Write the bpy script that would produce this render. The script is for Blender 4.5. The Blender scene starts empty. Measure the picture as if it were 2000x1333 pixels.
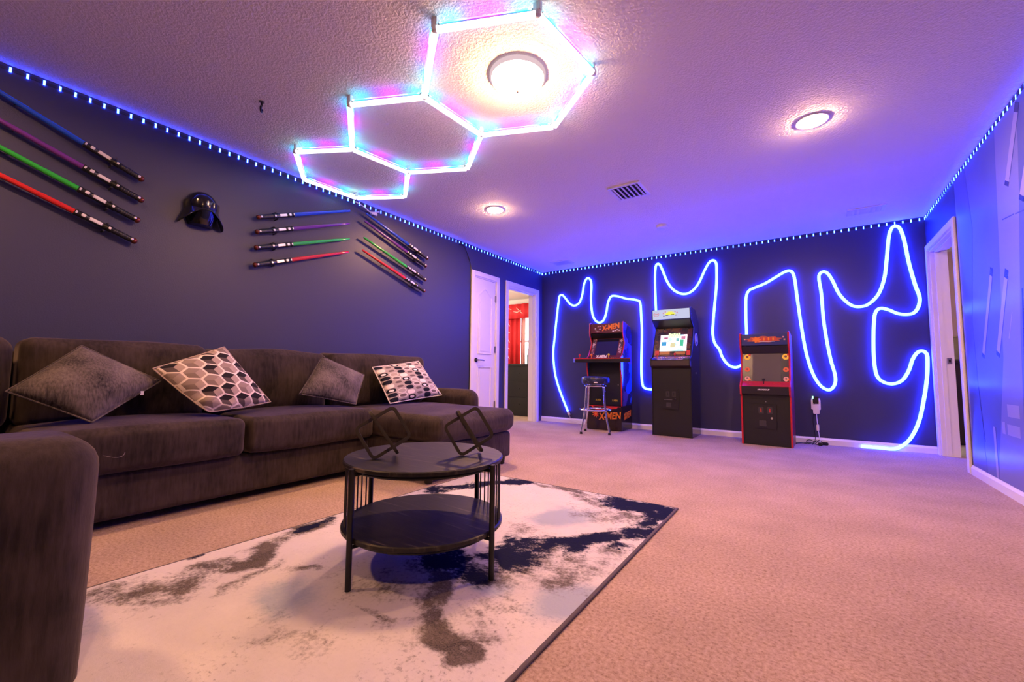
import bpy, bmesh, math, random
import numpy as np
from mathutils import Vector, Matrix

random.seed(7)
np.random.seed(7)
S = bpy.context.scene
COL = S.collection
W, H = 4.622, 2.44          # room width and ceiling height
YB = -7.9                   # wall behind the camera
PI = math.pi

# ------------------------------------------------------------------ camera
def make_camera():
    yaw, pitch, roll = -0.6085, 0.0750, 0.0101
    cy, sy, cp, sp = math.cos(yaw), math.sin(yaw), math.cos(pitch), math.sin(pitch)
    f = Vector((sy * cp, cy * cp, sp)); r = Vector((cy, -sy, 0)); u = r.cross(f)
    cr, sr = math.cos(roll), math.sin(roll)
    r2 = r * cr + u * sr; u2 = u * cr - r * sr
    cam = bpy.data.cameras.new('camera'); o = bpy.data.objects.new('camera', cam); COL.objects.link(o)
    cam.sensor_width = 36.0; cam.sensor_fit = 'HORIZONTAL'; cam.lens = 823.79 / 2000 * 36.0
    cam.clip_start = 0.02; cam.clip_end = 100
    m = Matrix.Identity(4)
    for i in range(3):
        m[i][0], m[i][1], m[i][2] = r2[i], u2[i], -f[i]
    m[0][3], m[1][3], m[2][3] = 3.5549, -5.9671, 0.7723
    o.matrix_world = m
    S.camera = o
make_camera()

# ------------------------------------------------------------------ world, exposure, light levels
wd = bpy.data.worlds.new('daylight'); S.world = wd; wd.use_nodes = True
bg = wd.node_tree.nodes['Background']; bg.inputs[0].default_value = (0.80, 0.90, 1.0, 1); bg.inputs[1].default_value = 6.0
wd.cycles.sampling_method = 'NONE'
S.view_settings.view_transform = 'Standard'; S.view_settings.look = 'None'
S.view_settings.exposure = 0.0; S.view_settings.gamma = 1.0
try: S.view_settings.use_curve_mapping = False
except Exception: pass

WARM = (1.0, 0.52, 0.24)
L_DOME = 230.0
L_CAN = 960.0
L_CAN_NEAR = 490.0
L_TUBE = 2.6
L_GLOW = 22.0
L_LED = 65.0
L_NEON = 75.0
NEON_COL = (0.012, 0.030, 1.0)
LED_COL = (0.015, 0.05, 1.0)

# ------------------------------------------------------------------ materials
MATS = {}
def newmat(name):
    m = bpy.data.materials.new(name); m.use_nodes = True
    nt = m.node_tree
    return m, nt, nt.nodes, nt.links, nt.nodes['Principled BSDF']

def mat(name, col, rough=0.5, metal=0.0, bump=0.0, bscale=60, var=0.0, vscale=8, spec=0.5, sheen=0.0, stretch=None, coat=0.0, detail=4):
    if name in MATS: return MATS[name]
    m, nt, N, L, B = newmat(name)
    B.inputs['Base Color'].default_value = (*col, 1)
    B.inputs['Roughness'].default_value = rough
    B.inputs['Metallic'].default_value = metal
    B.inputs['Specular IOR Level'].default_value = spec
    if sheen:
        B.inputs['Sheen Weight'].default_value = sheen; B.inputs['Sheen Roughness'].default_value = 0.4
    if coat: B.inputs['Coat Weight'].default_value = coat
    tc = N.new('ShaderNodeTexCoord'); mp = N.new('ShaderNodeMapping'); L.new(tc.outputs['Object'], mp.inputs[0])
    if stretch: mp.inputs['Scale'].default_value = stretch
    if var:
        n = N.new('ShaderNodeTexNoise'); n.inputs['Scale'].default_value = vscale; n.inputs['Detail'].default_value = detail
        L.new(mp.outputs[0], n.inputs[0])
        r = N.new('ShaderNodeValToRGB')
        r.color_ramp.elements[0].position = 0.3; r.color_ramp.elements[1].position = 0.7
        r.color_ramp.elements[0].color = (*[c * (1 - var) for c in col], 1)
        r.color_ramp.elements[1].color = (*[min(1, c * (1 + var)) for c in col], 1)
        L.new(n.outputs['Fac'], r.inputs[0]); L.new(r.outputs[0], B.inputs['Base Color'])
    if bump:
        n2 = N.new('ShaderNodeTexNoise'); n2.inputs['Scale'].default_value = bscale; n2.inputs['Detail'].default_value = detail
        L.new(mp.outputs[0], n2.inputs[0])
        bp = N.new('ShaderNodeBump'); bp.inputs['Strength'].default_value = bump; bp.inputs['Distance'].default_value = 0.01
        L.new(n2.outputs['Fac'], bp.inputs['Height']); L.new(bp.outputs[0], B.inputs['Normal'])
    MATS[name] = m
    return m

def emit(name, col, strength):
    if name in MATS: return MATS[name]
    m = bpy.data.materials.new(name); m.use_nodes = True; nt = m.node_tree
    nt.nodes.clear()
    e = nt.nodes.new('ShaderNodeEmission'); o = nt.nodes.new('ShaderNodeOutputMaterial')
    e.inputs[0].default_value = (*col, 1); e.inputs[1].default_value = strength
    nt.links.new(e.outputs[0], o.inputs[0])
    MATS[name] = m
    return m

def emit_attr(name, strength):
    m = bpy.data.materials.new(name); m.use_nodes = True; nt = m.node_tree
    nt.nodes.clear()
    e = nt.nodes.new('ShaderNodeEmission'); o = nt.nodes.new('ShaderNodeOutputMaterial')
    a = nt.nodes.new('ShaderNodeAttribute'); a.attribute_name = 'hue'
    nt.links.new(a.outputs['Color'], e.inputs[0]); e.inputs[1].default_value = strength
    nt.links.new(e.outputs[0], o.inputs[0])
    MATS[name] = m
    return m

def ceiling_mat():
    m, nt, N, L, B = newmat('ceiling_paint')
    B.inputs['Base Color'].default_value = (0.82, 0.78, 0.74, 1); B.inputs['Roughness'].default_value = 0.85
    B.inputs['Specular IOR Level'].default_value = 0.2
    tc = N.new('ShaderNodeTexCoord')
    n = N.new('ShaderNodeTexNoise'); n.inputs['Scale'].default_value = 78; n.inputs['Detail'].default_value = 3; n.inputs['Roughness'].default_value = .55
    L.new(tc.outputs['Object'], n.inputs[0])
    r = N.new('ShaderNodeValToRGB'); r.color_ramp.elements[0].position = .38; r.color_ramp.elements[1].position = .62
    L.new(n.outputs['Fac'], r.inputs[0])
    b = N.new('ShaderNodeBump'); b.inputs['Strength'].default_value = .50; b.inputs['Distance'].default_value = .005
    L.new(r.outputs[0], b.inputs['Height']); L.new(b.outputs[0], B.inputs['Normal'])
    return m

def carpet_mat():
    m, nt, N, L, B = newmat('beige_carpet')
    B.inputs['Roughness'].default_value = .95; B.inputs['Specular IOR Level'].default_value = .1
    tc = N.new('ShaderNodeTexCoord')
    n = N.new('ShaderNodeTexNoise'); n.inputs['Scale'].default_value = 85; n.inputs['Detail'].default_value = 5; n.inputs['Roughness'].default_value = .75
    L.new(tc.outputs['Object'], n.inputs[0])
    n2 = N.new('ShaderNodeTexNoise'); n2.inputs['Scale'].default_value = 3.0; n2.inputs['Detail'].default_value = 3
    L.new(tc.outputs['Object'], n2.inputs[0])
    r = N.new('ShaderNodeValToRGB'); e = r.color_ramp.elements
    e[0].position = .30; e[0].color = (.24, .155, .11, 1); e[1].position = .50; e[1].color = (.45, .325, .255, 1)
    x = r.color_ramp.elements.new(.72); x.color = (.60, .45, .36, 1)
    L.new(n.outputs['Fac'], r.inputs[0])
    mx = N.new('ShaderNodeMix'); mx.data_type = 'RGBA'; mx.blend_type = 'MULTIPLY'
    r2 = N.new('ShaderNodeValToRGB'); r2.color_ramp.elements[0].position = .35; r2.color_ramp.elements[1].position = .65
    r2.color_ramp.elements[0].color = (.86, .86, .86, 1); r2.color_ramp.elements[1].color = (1, 1, 1, 1)
    L.new(n2.outputs['Fac'], r2.inputs[0])
    mx.inputs[0].default_value = 1
    L.new(r.outputs[0], mx.inputs[6]); L.new(r2.outputs[0], mx.inputs[7]); L.new(mx.outputs[2], B.inputs['Base Color'])
    b = N.new('ShaderNodeBump'); b.inputs['Strength'].default_value = .6; b.inputs['Distance'].default_value = .01
    L.new(n.outputs['Fac'], b.inputs['Height']); L.new(b.outputs[0], B.inputs['Normal'])
    return m

def chenille_mat(name, c0, c1, sc=(60, 60, 9)):
    m, nt, N, L, B = newmat(name)
    B.inputs['Roughness'].default_value = .85; B.inputs['Specular IOR Level'].default_value = .15
    B.inputs['Sheen Weight'].default_value = .25; B.inputs['Sheen Roughness'].default_value = .4
    B.inputs['Sheen Tint'].default_value = (.8, .65, .6, 1)
    tc = N.new('ShaderNodeTexCoord'); mp = N.new('ShaderNodeMapping'); mp.inputs['Scale'].default_value = sc
    L.new(tc.outputs['Object'], mp.inputs[0])
    n = N.new('ShaderNodeTexNoise'); n.inputs['Scale'].default_value = 1.0; n.inputs['Detail'].default_value = 5; n.inputs['Roughness'].default_value = .6
    L.new(mp.outputs[0], n.inputs[0])
    n3 = N.new('ShaderNodeTexNoise'); n3.inputs['Scale'].default_value = 6; n3.inputs['Detail'].default_value = 3
    L.new(tc.outputs['Object'], n3.inputs[0])
    ad = N.new('ShaderNodeMath'); ad.operation = 'MULTIPLY_ADD'; ad.inputs[1].default_value = .55
    L.new(n3.outputs['Fac'], ad.inputs[0])
    hm = N.new('ShaderNodeMath'); hm.operation = 'MULTIPLY'; hm.inputs[1].default_value = .45
    L.new(n.outputs['Fac'], hm.inputs[0]); L.new(hm.outputs[0], ad.inputs[2])
    r = N.new('ShaderNodeValToRGB'); e = r.color_ramp.elements
    e[0].position = .36; e[0].color = (*c0, 1); e[1].position = .64; e[1].color = (*c1, 1)
    L.new(ad.outputs[0], r.inputs[0]); L.new(r.outputs[0], B.inputs['Base Color'])
    b = N.new('ShaderNodeBump'); b.inputs['Strength'].default_value = .4; b.inputs['Distance'].default_value = .004
    L.new(n.outputs['Fac'], b.inputs['Height']); L.new(b.outputs[0], B.inputs['Normal'])
    return m

class NG:
    """tiny math-node builder"""
    def __init__(s, nt): s.nt = nt
    def m(s, op, a, b=None, c=None):
        n = s.nt.nodes.new('ShaderNodeMath'); n.operation = op
        for i, v in enumerate((a, b, c)):
            if v is None: continue
            if isinstance(v, (int, float)): n.inputs[i].default_value = v
            else: s.nt.links.new(v, n.inputs[i])
        return n.outputs[0]
    def mixc(s, f, a, b):
        n = s.nt.nodes.new('ShaderNodeMix'); n.data_type = 'RGBA'
        for i, v in ((0, f), (6, a), (7, b)):
            if isinstance(v, tuple): n.inputs[i].default_value = (*v, 1)
            elif isinstance(v, (int, float)): n.inputs[i].default_value = v
            else: s.nt.links.new(v, n.inputs[i])
        return n.outputs[2]

def hex_cushion_mat():
    m, nt, N, L, B = newmat('hexagon_print_fabric'); g = NG(nt)
    B.inputs['Roughness'].default_value = .9; B.inputs['Specular IOR Level'].default_value = .1
    uv = N.new('ShaderNodeUVMap'); sp = N.new('ShaderNodeSeparateXYZ'); L.new(uv.outputs[0], sp.inputs[0])
    u0, v0 = sp.outputs[0], sp.outputs[1]
    ca, sa = math.cos(.62), math.sin(.62)
    K = 4.3
    u = g.m('MULTIPLY', g.m('ADD', g.m('MULTIPLY', u0, ca), g.m('MULTIPLY', v0, -sa)), K)
    v = g.m('MULTIPLY', g.m('ADD', g.m('MULTIPLY', u0, sa), g.m('MULTIPLY', v0, ca)), K * 1.12)
    R3 = 1.7320508
    def cell(off):
        y = g.m('SUBTRACT', g.m('FLOORED_MODULO', g.m('ADD', v, off * 0.5), 1.0), 0.5)
        x = g.m('SUBTRACT', g.m('FLOORED_MODULO', g.m('ADD', u, off * R3 / 2), R3), R3 / 2)
        ix = g.m('FLOOR', g.m('DIVIDE', g.m('ADD', u, off * R3 / 2), R3)); iy = g.m('FLOOR', g.m('ADD', v, off * .5))
        return x, y, ix, iy
    ax, ay, aix, aiy = cell(0); bx, by, bix, biy = cell(1)
    la = g.m('ADD', g.m('MULTIPLY', ax, ax), g.m('MULTIPLY', ay, ay)); lb = g.m('ADD', g.m('MULTIPLY', bx, bx), g.m('MULTIPLY', by, by))
    s = g.m('LESS_THAN', lb, la)
    def pick(a, b): return g.m('ADD', a, g.m('MULTIPLY', s, g.m('SUBTRACT', b, a)))
    x, y = pick(ax, bx), pick(ay, by)
    idn = g.m('ADD', g.m('MULTIPLY', pick(aix, bix), 3.17), g.m('ADD', g.m('MULTIPLY', pick(aiy, biy), 1.73), g.m('MULTIPLY', s, 5.1)))
    rnd = g.m('FRACT', g.m('MULTIPLY', g.m('SINE', g.m('MULTIPLY', idn, 12.9898)), 43.758))
    absx, absy = g.m('ABSOLUTE', x), g.m('ABSOLUTE', y)
    hd = g.m('MAXIMUM', absy, g.m('ADD', g.m('MULTIPLY', absx, .866), g.m('MULTIPLY', absy, .5)))
    line = g.m('GREATER_THAN', hd, .445)
    ang = g.m('ARCTAN2', y, x)
    s1 = g.m('LESS_THAN', g.m('ABSOLUTE', g.m('SUBTRACT', ang, .0)), PI / 3)            # right rhomb
    s2 = g.m('GREATER_THAN', g.m('MULTIPLY', ang, 1.0), PI / 3)                          # upper left rhomb
    dark = g.m('GREATER_THAN', rnd, .42)
    up = g.mixc(dark, (.30, .23, .19), (.022, .018, .02))
    low = g.mixc(dark, (.22, .165, .14), (.10, .075, .07))
    shade = g.mixc(s2, (.40, .31, .26), up)
    shade = g.mixc(g.m('LESS_THAN', ang, -PI / 3), shade, low)
    shade = g.mixc(g.m('GREATER_THAN', g.m('ABSOLUTE', ang), 2.9), shade, up)
    c = g.mixc(line, shade, (.80, .68, .58))
    L.new(c, B.inputs['Base Color'])
    return m

def oval_cushion_mat():
    m, nt, N, L, B = newmat('oval_print_fabric'); g = NG(nt)
    B.inputs['Roughness'].default_value = .9; B.inputs['Specular IOR Level'].default_value = .1
    uv = N.new('ShaderNodeUVMap'); sp = N.new('ShaderNodeSeparateXYZ'); L.new(uv.outputs[0], sp.inputs[0])
    u = g.m('MULTIPLY', sp.outputs[0], 6.5)
    col = g.m('FLOOR', u)
    odd = g.m('FLOORED_MODULO', col, 2.0)
    v = g.m('ADD', g.m('MULTIPLY', sp.outputs[1], 9.0), g.m('MULTIPLY', odd, .45))
    row = g.m('FLOOR', v)
    fx = g.m('SUBTRACT', g.m('FRACT', u), .5); fy = g.m('SUBTRACT', g.m('FRACT', v), .5)
    rnd = g.m('FRACT', g.m('MULTIPLY', g.m('SINE', g.m('ADD', g.m('MULTIPLY', col, 12.9898), g.m('MULTIPLY', row, 78.233))), 437.585))
    d = g.m('POWER', g.m('ADD', g.m('POWER', g.m('ABSOLUTE', g.m('DIVIDE', fx, .48)), 2.6), g.m('POWER', g.m('ABSOLUTE', g.m('DIVIDE', fy, .46)), 2.6)), .385)
    inn = g.m('LESS_THAN', d, .92)
    r4 = g.m('FLOORED_MODULO', g.m('ADD', row, g.m('MULTIPLY', col, 1.0)), 4.0)
    isodd = g.m('GREATER_THAN', odd, .5)
    base = (.36, .31, .29)
    # even columns: black, black, black ring, white; odd columns: narrow taupe ovals and outlined ones
    ce = g.mixc(g.m('GREATER_THAN', r4, 2.5), (.012, .012, .02), (.78, .66, .60))
    hole = g.m('MULTIPLY', g.m('LESS_THAN', d, .5), g.m('COMPARE', r4, 2.0, .1))
    ce = g.mixc(hole, ce, (.75, .68, .64))
    ce = g.mixc(inn, base, ce)
    dn = g.m('POWER', g.m('ADD', g.m('POWER', g.m('ABSOLUTE', g.m('DIVIDE', fx, .36)), 2.6), g.m('POWER', g.m('ABSOLUTE', g.m('DIVIDE', fy, .26)), 2.6)), .385)
    out = g.m('MULTIPLY', g.m('LESS_THAN', d, 1.0), g.m('GREATER_THAN', d, .82))
    co = g.mixc(g.m('MULTIPLY', out, g.m('GREATER_THAN', r4, 1.5)), base, (.70, .62, .58))
    co = g.mixc(g.m('MULTIPLY', g.m('LESS_THAN', dn, .95), g.m('LESS_THAN', r4, 2.5)), co, (.13, .10, .10))
    c = g.mixc(isodd, ce, co)
    L.new(c, B.inputs['Base Color'])
    return m

def rug_mat():
    m, nt, N, L, B = newmat('abstract_rug_pile'); g = NG(nt)
    B.inputs['Roughness'].default_value = .95; B.inputs['Specular IOR Level'].default_value = .08
    a = N.new('ShaderNodeAttribute'); a.attribute_name = 'ink'
    sp = N.new('ShaderNodeSeparateColor'); L.new(a.outputs['Color'], sp.inputs[0])
    tc = N.new('ShaderNodeTexCoord')
    def noise(sc, det, ro=.6, w=None):
        n = N.new('ShaderNodeTexNoise'); n.inputs['Scale'].default_value = sc; n.inputs['Detail'].default_value = det; n.inputs['Roughness'].default_value = ro
        L.new(tc.outputs['Object'], n.inputs[0]); return n.outputs['Fac']
    n1 = noise(9, 10, .74); n2 = noise(70, 4, .7); n3 = noise(3.2, 6, .65); n5 = noise(190, 4, .8)
    nz = g.m('ADD', g.m('MULTIPLY', g.m('SUBTRACT', n1, .5), 2.2), g.m('MULTIPLY', g.m('SUBTRACT', n2, .5), 1.3))
    def mask(ch, k=1.0, th=.5, soft=.12):
        mr = N.new('ShaderNodeMapRange'); mr.interpolation_type = 'SMOOTHSTEP'
        L.new(g.m('ADD', ch, g.m('MULTIPLY', nz, k)), mr.inputs[0])
        mr.inputs[1].default_value = th - soft; mr.inputs[2].default_value = th + soft
        return mr.outputs[0]
    fleck = g.m('MULTIPLY', g.m('SUBTRACT', n2, .5), .25)
    base = g.mixc(g.m('ADD', n3, fleck), (.66, .61, .59), (.47, .43, .415))
    fl = N.new('ShaderNodeMapRange'); fl.inputs[1].default_value = .56; fl.inputs[2].default_value = .74; L.new(n2, fl.inputs[0])
    n4 = noise(2.4, 5, .6); fl2 = N.new('ShaderNodeMapRange'); fl2.inputs[1].default_value = .46; fl2.inputs[2].default_value = .62; L.new(n4, fl2.inputs[0])
    base = g.mixc(g.m('MULTIPLY', g.m('MULTIPLY', fl.outputs[0], fl2.outputs[0]), .85), base, (.14, .12, .11))
    base = g.mixc(mask(sp.outputs[2], .25, .5, .35), base, (.33, .36, .43))
    tmr = N.new('ShaderNodeMapRange'); tmr.inputs[1].default_value = .34; tmr.inputs[2].default_value = .66; L.new(g.m('ADD', g.m('MULTIPLY', n5, .6), g.m('MULTIPLY', n1, .4)), tmr.inputs[0])
    taupe = g.mixc(tmr.outputs[0], (.008, .008, .012), (.20, .165, .14))
    base = g.mixc(mask(sp.outputs[1], .95, .60, .42), base, taupe)
    navy = g.mixc(n2, (.004, .005, .022), (.012, .013, .034))
    base = g.mixc(mask(sp.outputs[0], .85, .54, .26), base, navy)
    L.new(base, B.inputs['Base Color'])
    b = N.new('ShaderNodeBump'); b.inputs['Strength'].default_value = .4; b.inputs['Distance'].default_value = .004
    L.new(n2, b.inputs['Height']); L.new(b.outputs[0], B.inputs['Normal'])
    return m

def black_wood_mat():
    m, nt, N, L, B = newmat('black_oak_veneer')
    B.inputs['Roughness'].default_value = .42
    tc = N.new('ShaderNodeTexCoord'); mp = N.new('ShaderNodeMapping'); mp.inputs['Scale'].default_value = (5, 60, 5); mp.inputs['Rotation'].default_value = (0, 0, -.55)
    L.new(tc.outputs['Object'], mp.inputs[0])
    n = N.new('ShaderNodeTexNoise'); n.inputs['Scale'].default_value = 1; n.inputs['Detail'].default_value = 6; n.inputs['Distortion'].default_value = .6
    L.new(mp.outputs[0], n.inputs[0])
    r = N.new('ShaderNodeValToRGB'); e = r.color_ramp.elements
    e[0].position = .40; e[0].color = (.005, .0045, .006, 1); e[1].position = .60; e[1].color = (.014, .012, .013, 1)
    x = r.color_ramp.elements.new(.70); x.color = (.09, .07, .055, 1)
    L.new(n.outputs['Fac'], r.inputs[0]); L.new(r.outputs[0], B.inputs['Base Color'])
    b = N.new('ShaderNodeBump'); b.inputs['Strength'].default_value = .25; b.inputs['Distance'].default_value = .002
    L.new(n.outputs['Fac'], b.inputs['Height']); L.new(b.outputs[0], B.inputs['Normal'])
    return m

def art_mat(name, stops, scale=9, rough=.25, seed=0.0, stretch=(1, 1, 1), estr=0.0):
    """busy printed artwork: voronoi cells through a palette"""
    m, nt, N, L, B = newmat(name)
    B.inputs['Roughness'].default_value = rough
    tc = N.new('ShaderNodeTexCoord'); mp = N.new('ShaderNodeMapping'); mp.inputs['Scale'].default_value = stretch; mp.inputs['Location'].default_value = (seed, seed, seed)
    L.new(tc.outputs['Object'], mp.inputs[0])
    nn = N.new('ShaderNodeTexNoise'); nn.inputs['Scale'].default_value = scale; nn.inputs['Detail'].default_value = 3
    L.new(mp.outputs[0], nn.inputs[0])
    mx = N.new('ShaderNodeMix'); mx.data_type = 'VECTOR'; mx.inputs[0].default_value = .12
    L.new(mp.outputs[0], mx.inputs[4]); L.new(nn.outputs['Color'], mx.inputs[5])
    v = N.new('ShaderNodeTexVoronoi'); v.inputs['Scale'].default_value = scale
    L.new(mx.outputs[1], v.inputs['Vector'])
    r = N.new('ShaderNodeValToRGB'); r.color_ramp.interpolation = 'CONSTANT'
    el = r.color_ramp.elements
    for i, c in enumerate(stops):
        p = i / len(stops)
        e = el[i] if i < 2 else el.new(p)
        e.position = p; e.color = (*c, 1)
    sc = N.new('ShaderNodeSeparateColor'); L.new(v.outputs['Color'], sc.inputs[0]); L.new(sc.outputs[0], r.inputs[0])
    L.new(r.outputs[0], B.inputs['Base Color'])
    if estr:
        L.new(r.outputs[0], B.inputs['Emission Color']); B.inputs['Emission Strength'].default_value = estr
    return m

def curtain_mat():
    m, nt, N, L, B = newmat('red_branch_print_curtain')
    B.inputs['Roughness'].default_value = .8
    B.inputs['Base Color'].default_value = (.62, .015, .02, 1)
    B.inputs['Transmission Weight'].default_value = 0
    return m

M_CEIL = ceiling_mat(); M_CARPET = carpet_mat()
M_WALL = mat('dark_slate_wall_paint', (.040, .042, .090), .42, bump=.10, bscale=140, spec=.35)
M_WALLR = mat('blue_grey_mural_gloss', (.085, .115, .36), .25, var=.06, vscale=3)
M_WHITE = mat('white_trim_paint', (.78, .76, .75), .4)
M_DOORW = mat('white_door_paint', (.76, .74, .74), .45, bump=.05, bscale=90)
M_SOFA = chenille_mat('charcoal_brown_chenille', (.015, .0105, .0095), (.054, .039, .036))
M_TWEED = chenille_mat('dark_tweed', (.018, .016, .018), (.17, .14, .135), (150, 130, 22))
M_HEXC = hex_cushion_mat(); M_OVALC = oval_cushion_mat(); M_RUG = rug_mat()
M_RUGEDGE = mat('rug_binding', (.085, .065, .065), .9)
M_TABLE = black_wood_mat(); M_TABLE.node_tree.nodes['Principled BSDF'].inputs['Specular IOR Level'].default_value = .32
M_BLKMETAL = mat('matte_black_metal', (.012, .012, .013), .4, .3)
M_BRONZE = mat('dark_bronze_paint', (.058, .048, .034), .38, .2)
M_BLACK = mat('black_plastic', (.012, .012, .013), .35)
M_BLKGLOSS = mat('gloss_black_plastic', (.006, .006, .007), .12, coat=.5)
M_PANEL = mat('black_laminate', (.011, .0115, .0105), .38, bump=.03, bscale=200)
M_CHROME = mat('chrome', (.85, .85, .87), .08, 1.0)
M_NICKEL = mat('satin_nickel', (.35, .34, .34), .3, 1.0)
M_REDTRIM = mat('red_edge_trim', (.50, .018, .022), .35)
M_COPPER = mat('dark_copper', (.16, .035, .02), .3, .6)
M_SILVER = mat('silver_plate', (.85, .80, .75), .3, .5)
M_PLASTICW = mat('white_plastic', (.75, .73, .73), .4)
M_DARKVOID = mat('dark_void', (.01, .01, .012), .8)
M_ORANGE = mat('orange_ink', (.85, .22, .015), .4)
M_WHITEINK = mat('white_ink', (.8, .78, .78), .4)
M_YELLOWINK = mat('yellow_ink', (.85, .65, .03), .4)
M_REDINK = mat('red_ink', (.6, .03, .02), .4)
M_BLUEINK = mat('blue_ink', (.03, .06, .35), .4)

# ------------------------------------------------------------------ mesh builder
class MB:
    def __init__(s): s.v = []; s.f = []; s.col = {}
    def add(s, vs, fs):
        n = len(s.v); s.v += [tuple(p) for p in vs]; s.f += [tuple(i + n for i in f) for f in fs]; return s
    def box(s, x0, x1, y0, y1, z0, z1):
        vs = [(x, y, z) for z in (z0, z1) for y in (y0, y1) for x in (x0, x1)]
        return s.add(vs, [(0, 2, 3, 1), (4, 5, 7, 6), (0, 1, 5, 4), (2, 6, 7, 3), (0, 4, 6, 2), (1, 3, 7, 5)])
    def cyl(s, p0, p1, r0, r1=None, n=16, caps=True):
        r1 = r0 if r1 is None else r1
        p0, p1 = Vector(p0), Vector(p1); d = (p1 - p0).normalized()
        a = d.orthogonal().normalized(); b = d.cross(a)
        vs = []
        for p, r in ((p0, r0), (p1, r1)):
            for i in range(n):
                t = 2 * PI * i / n; vs.append(p + (a * math.cos(t) + b * math.sin(t)) * r)
        fs = [(i, (i + 1) % n, n + (i + 1) % n, n + i) for i in range(n)]
        if caps: fs += [tuple(range(n - 1, -1, -1)), tuple(range(n, 2 * n))]
        return s.add(vs, fs)
    def tube(s, path, r, n=8, closed=False, cols=None):
        P = [Vector(p) for p in path]; N = len(P)
        rr = r if isinstance(r, (list, tuple)) else [r] * N
        vs = []; up = None
        for i in range(N):
            if closed: t = (P[(i + 1) % N] - P[i - 1]).normalized()
            else: t = (P[min(i + 1, N - 1)] - P[max(i - 1, 0)]).normalized()
            if up is None: up = t.orthogonal().normalized()
            else:
                up = (up - t * up.dot(t))
                up = up.normalized() if up.length > 1e-6 else t.orthogonal().normalized()
            b = t.cross(up)
            for k in range(n):
                a = 2 * PI * k / n; vs.append(P[i] + (up * math.cos(a) + b * math.sin(a)) * rr[i])
        fs = []
        for i in range(N if closed else N - 1):
            j = (i + 1) % N
            for k in range(n):
                l = (k + 1) % n; fs.append((i * n + k, i * n + l, j * n + l, j * n + k))
        if not closed: fs += [tuple(range(n - 1, -1, -1)), tuple((N - 1) * n + k for k in range(n))]
        return s.add(vs, fs)
    def lathe(s, prof, c, axis=(0, 0, 1), n=24):
        """prof: (radius, height) list; revolved round the axis through c"""
        c = Vector(c); d = Vector(axis).normalized(); a = d.orthogonal().normalized(); b = d.cross(a)
        vs = []
        for r, h in prof:
            for i in range(n):
                t = 2 * PI * i / n; vs.append(c + d * h + (a * math.cos(t) + b * math.sin(t)) * max(r, 1e-5))
        fs = []
        for j in range(len(prof) - 1):
            for i in range(n):
                k = (i + 1) % n; fs.append((j * n + i, j * n + k, (j + 1) * n + k, (j + 1) * n + i))
        fs += [tuple(range(n - 1, -1, -1)), tuple((len(prof) - 1) * n + i for i in range(n))]
        return s.add(vs, fs)
    def prism(s, poly, ext):
        """poly: list of 3-D points (planar), ext: extrusion vector"""
        e = Vector(ext); n = len(poly); vs = [Vector(p) for p in poly] + [Vector(p) + e for p in poly]
        fs = [tuple(range(n - 1, -1, -1)), tuple(range(n, 2 * n))] + [(i, (i + 1) % n, n + (i + 1) % n, n + i) for i in range(n)]
        return s.add(vs, fs)
    def cushion(s, x0, x1, y0, y1, z0, z1, r=.05, bulge=(0, 0, 0), n=9, wr=0.0, seed=0):
        """rounded, slightly puffed box"""
        c = np.array([(x0 + x1) / 2, (y0 + y1) / 2, (z0 + z1) / 2]); h = np.array([x1 - x0, y1 - y0, z1 - z0]) / 2
        r = min(r, h.min() * .98)
        def lin(hh):
            a = np.linspace(-1, 1, 5) * PI / 4
            e = hh - r + r * np.tan(np.linspace(0, PI / 4, 4))
            inner = np.linspace(-(hh - r), hh - r, n)
            return np.concatenate([-e[::-1], inner[1:-1], e])
        idx = {}; vs = []; fs = []
        ls = [lin(hh) for hh in h]
        def vid(p):
            k = tuple(np.round(p, 6))
            if k not in idx: idx[k] = len(vs); vs.append(np.array(p))
            return idx[k]
        for ax in range(3):
            a1, a2 = (ax + 1) % 3, (ax + 2) % 3
            for sg in (-1, 1):
                for i in range(len(ls[a1]) - 1):
                    for j in range(len(ls[a2]) - 1):
                        q = []
                        for di, dj in ((0, 0), (1, 0), (1, 1), (0, 1)):
                            p = np.zeros(3); p[ax] = sg * h[ax]; p[a1] = ls[a1][i + di]; p[a2] = ls[a2][j + dj]; q.append(vid(p))
                        fs.append(tuple(q) if sg > 0 else tuple(q[::-1]))
        rng = np.random.RandomState(seed)
        ph = rng.rand(6) * 6.28
        out = []
        for p in vs:
            inner = np.clip(p, -(h - r), h - r); d = p - inner; l = np.linalg.norm(d)
            q = inner + d / l * r if l > 1e-9 else p.copy()
            t = np.clip(p / h, -1, 1)
            for ax in range(3):
                a1, a2 = (ax + 1) % 3, (ax + 2) % 3
                q[ax] += bulge[ax] * t[ax] * (1 - t[a1] ** 2) * (1 - t[a2] ** 2)
            if wr:
                q += wr * np.array([math.sin(7 * q[1] + ph[0]) * math.sin(9 * q[2] + ph[1]), math.sin(8 * q[0] + ph[2]) * .5, math.sin(9 * q[1] + ph[3]) * math.sin(6 * q[0] + ph[4])])
            out.append(tuple(q + c))
        return s.add(out, fs)
    def shift(s, d):
        d = Vector(d); s.v = [tuple(Vector(p) + d) for p in s.v]; return s
    def xf(s, M):
        s.v = [tuple(M @ Vector(p)) for p in s.v]; return s

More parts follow.
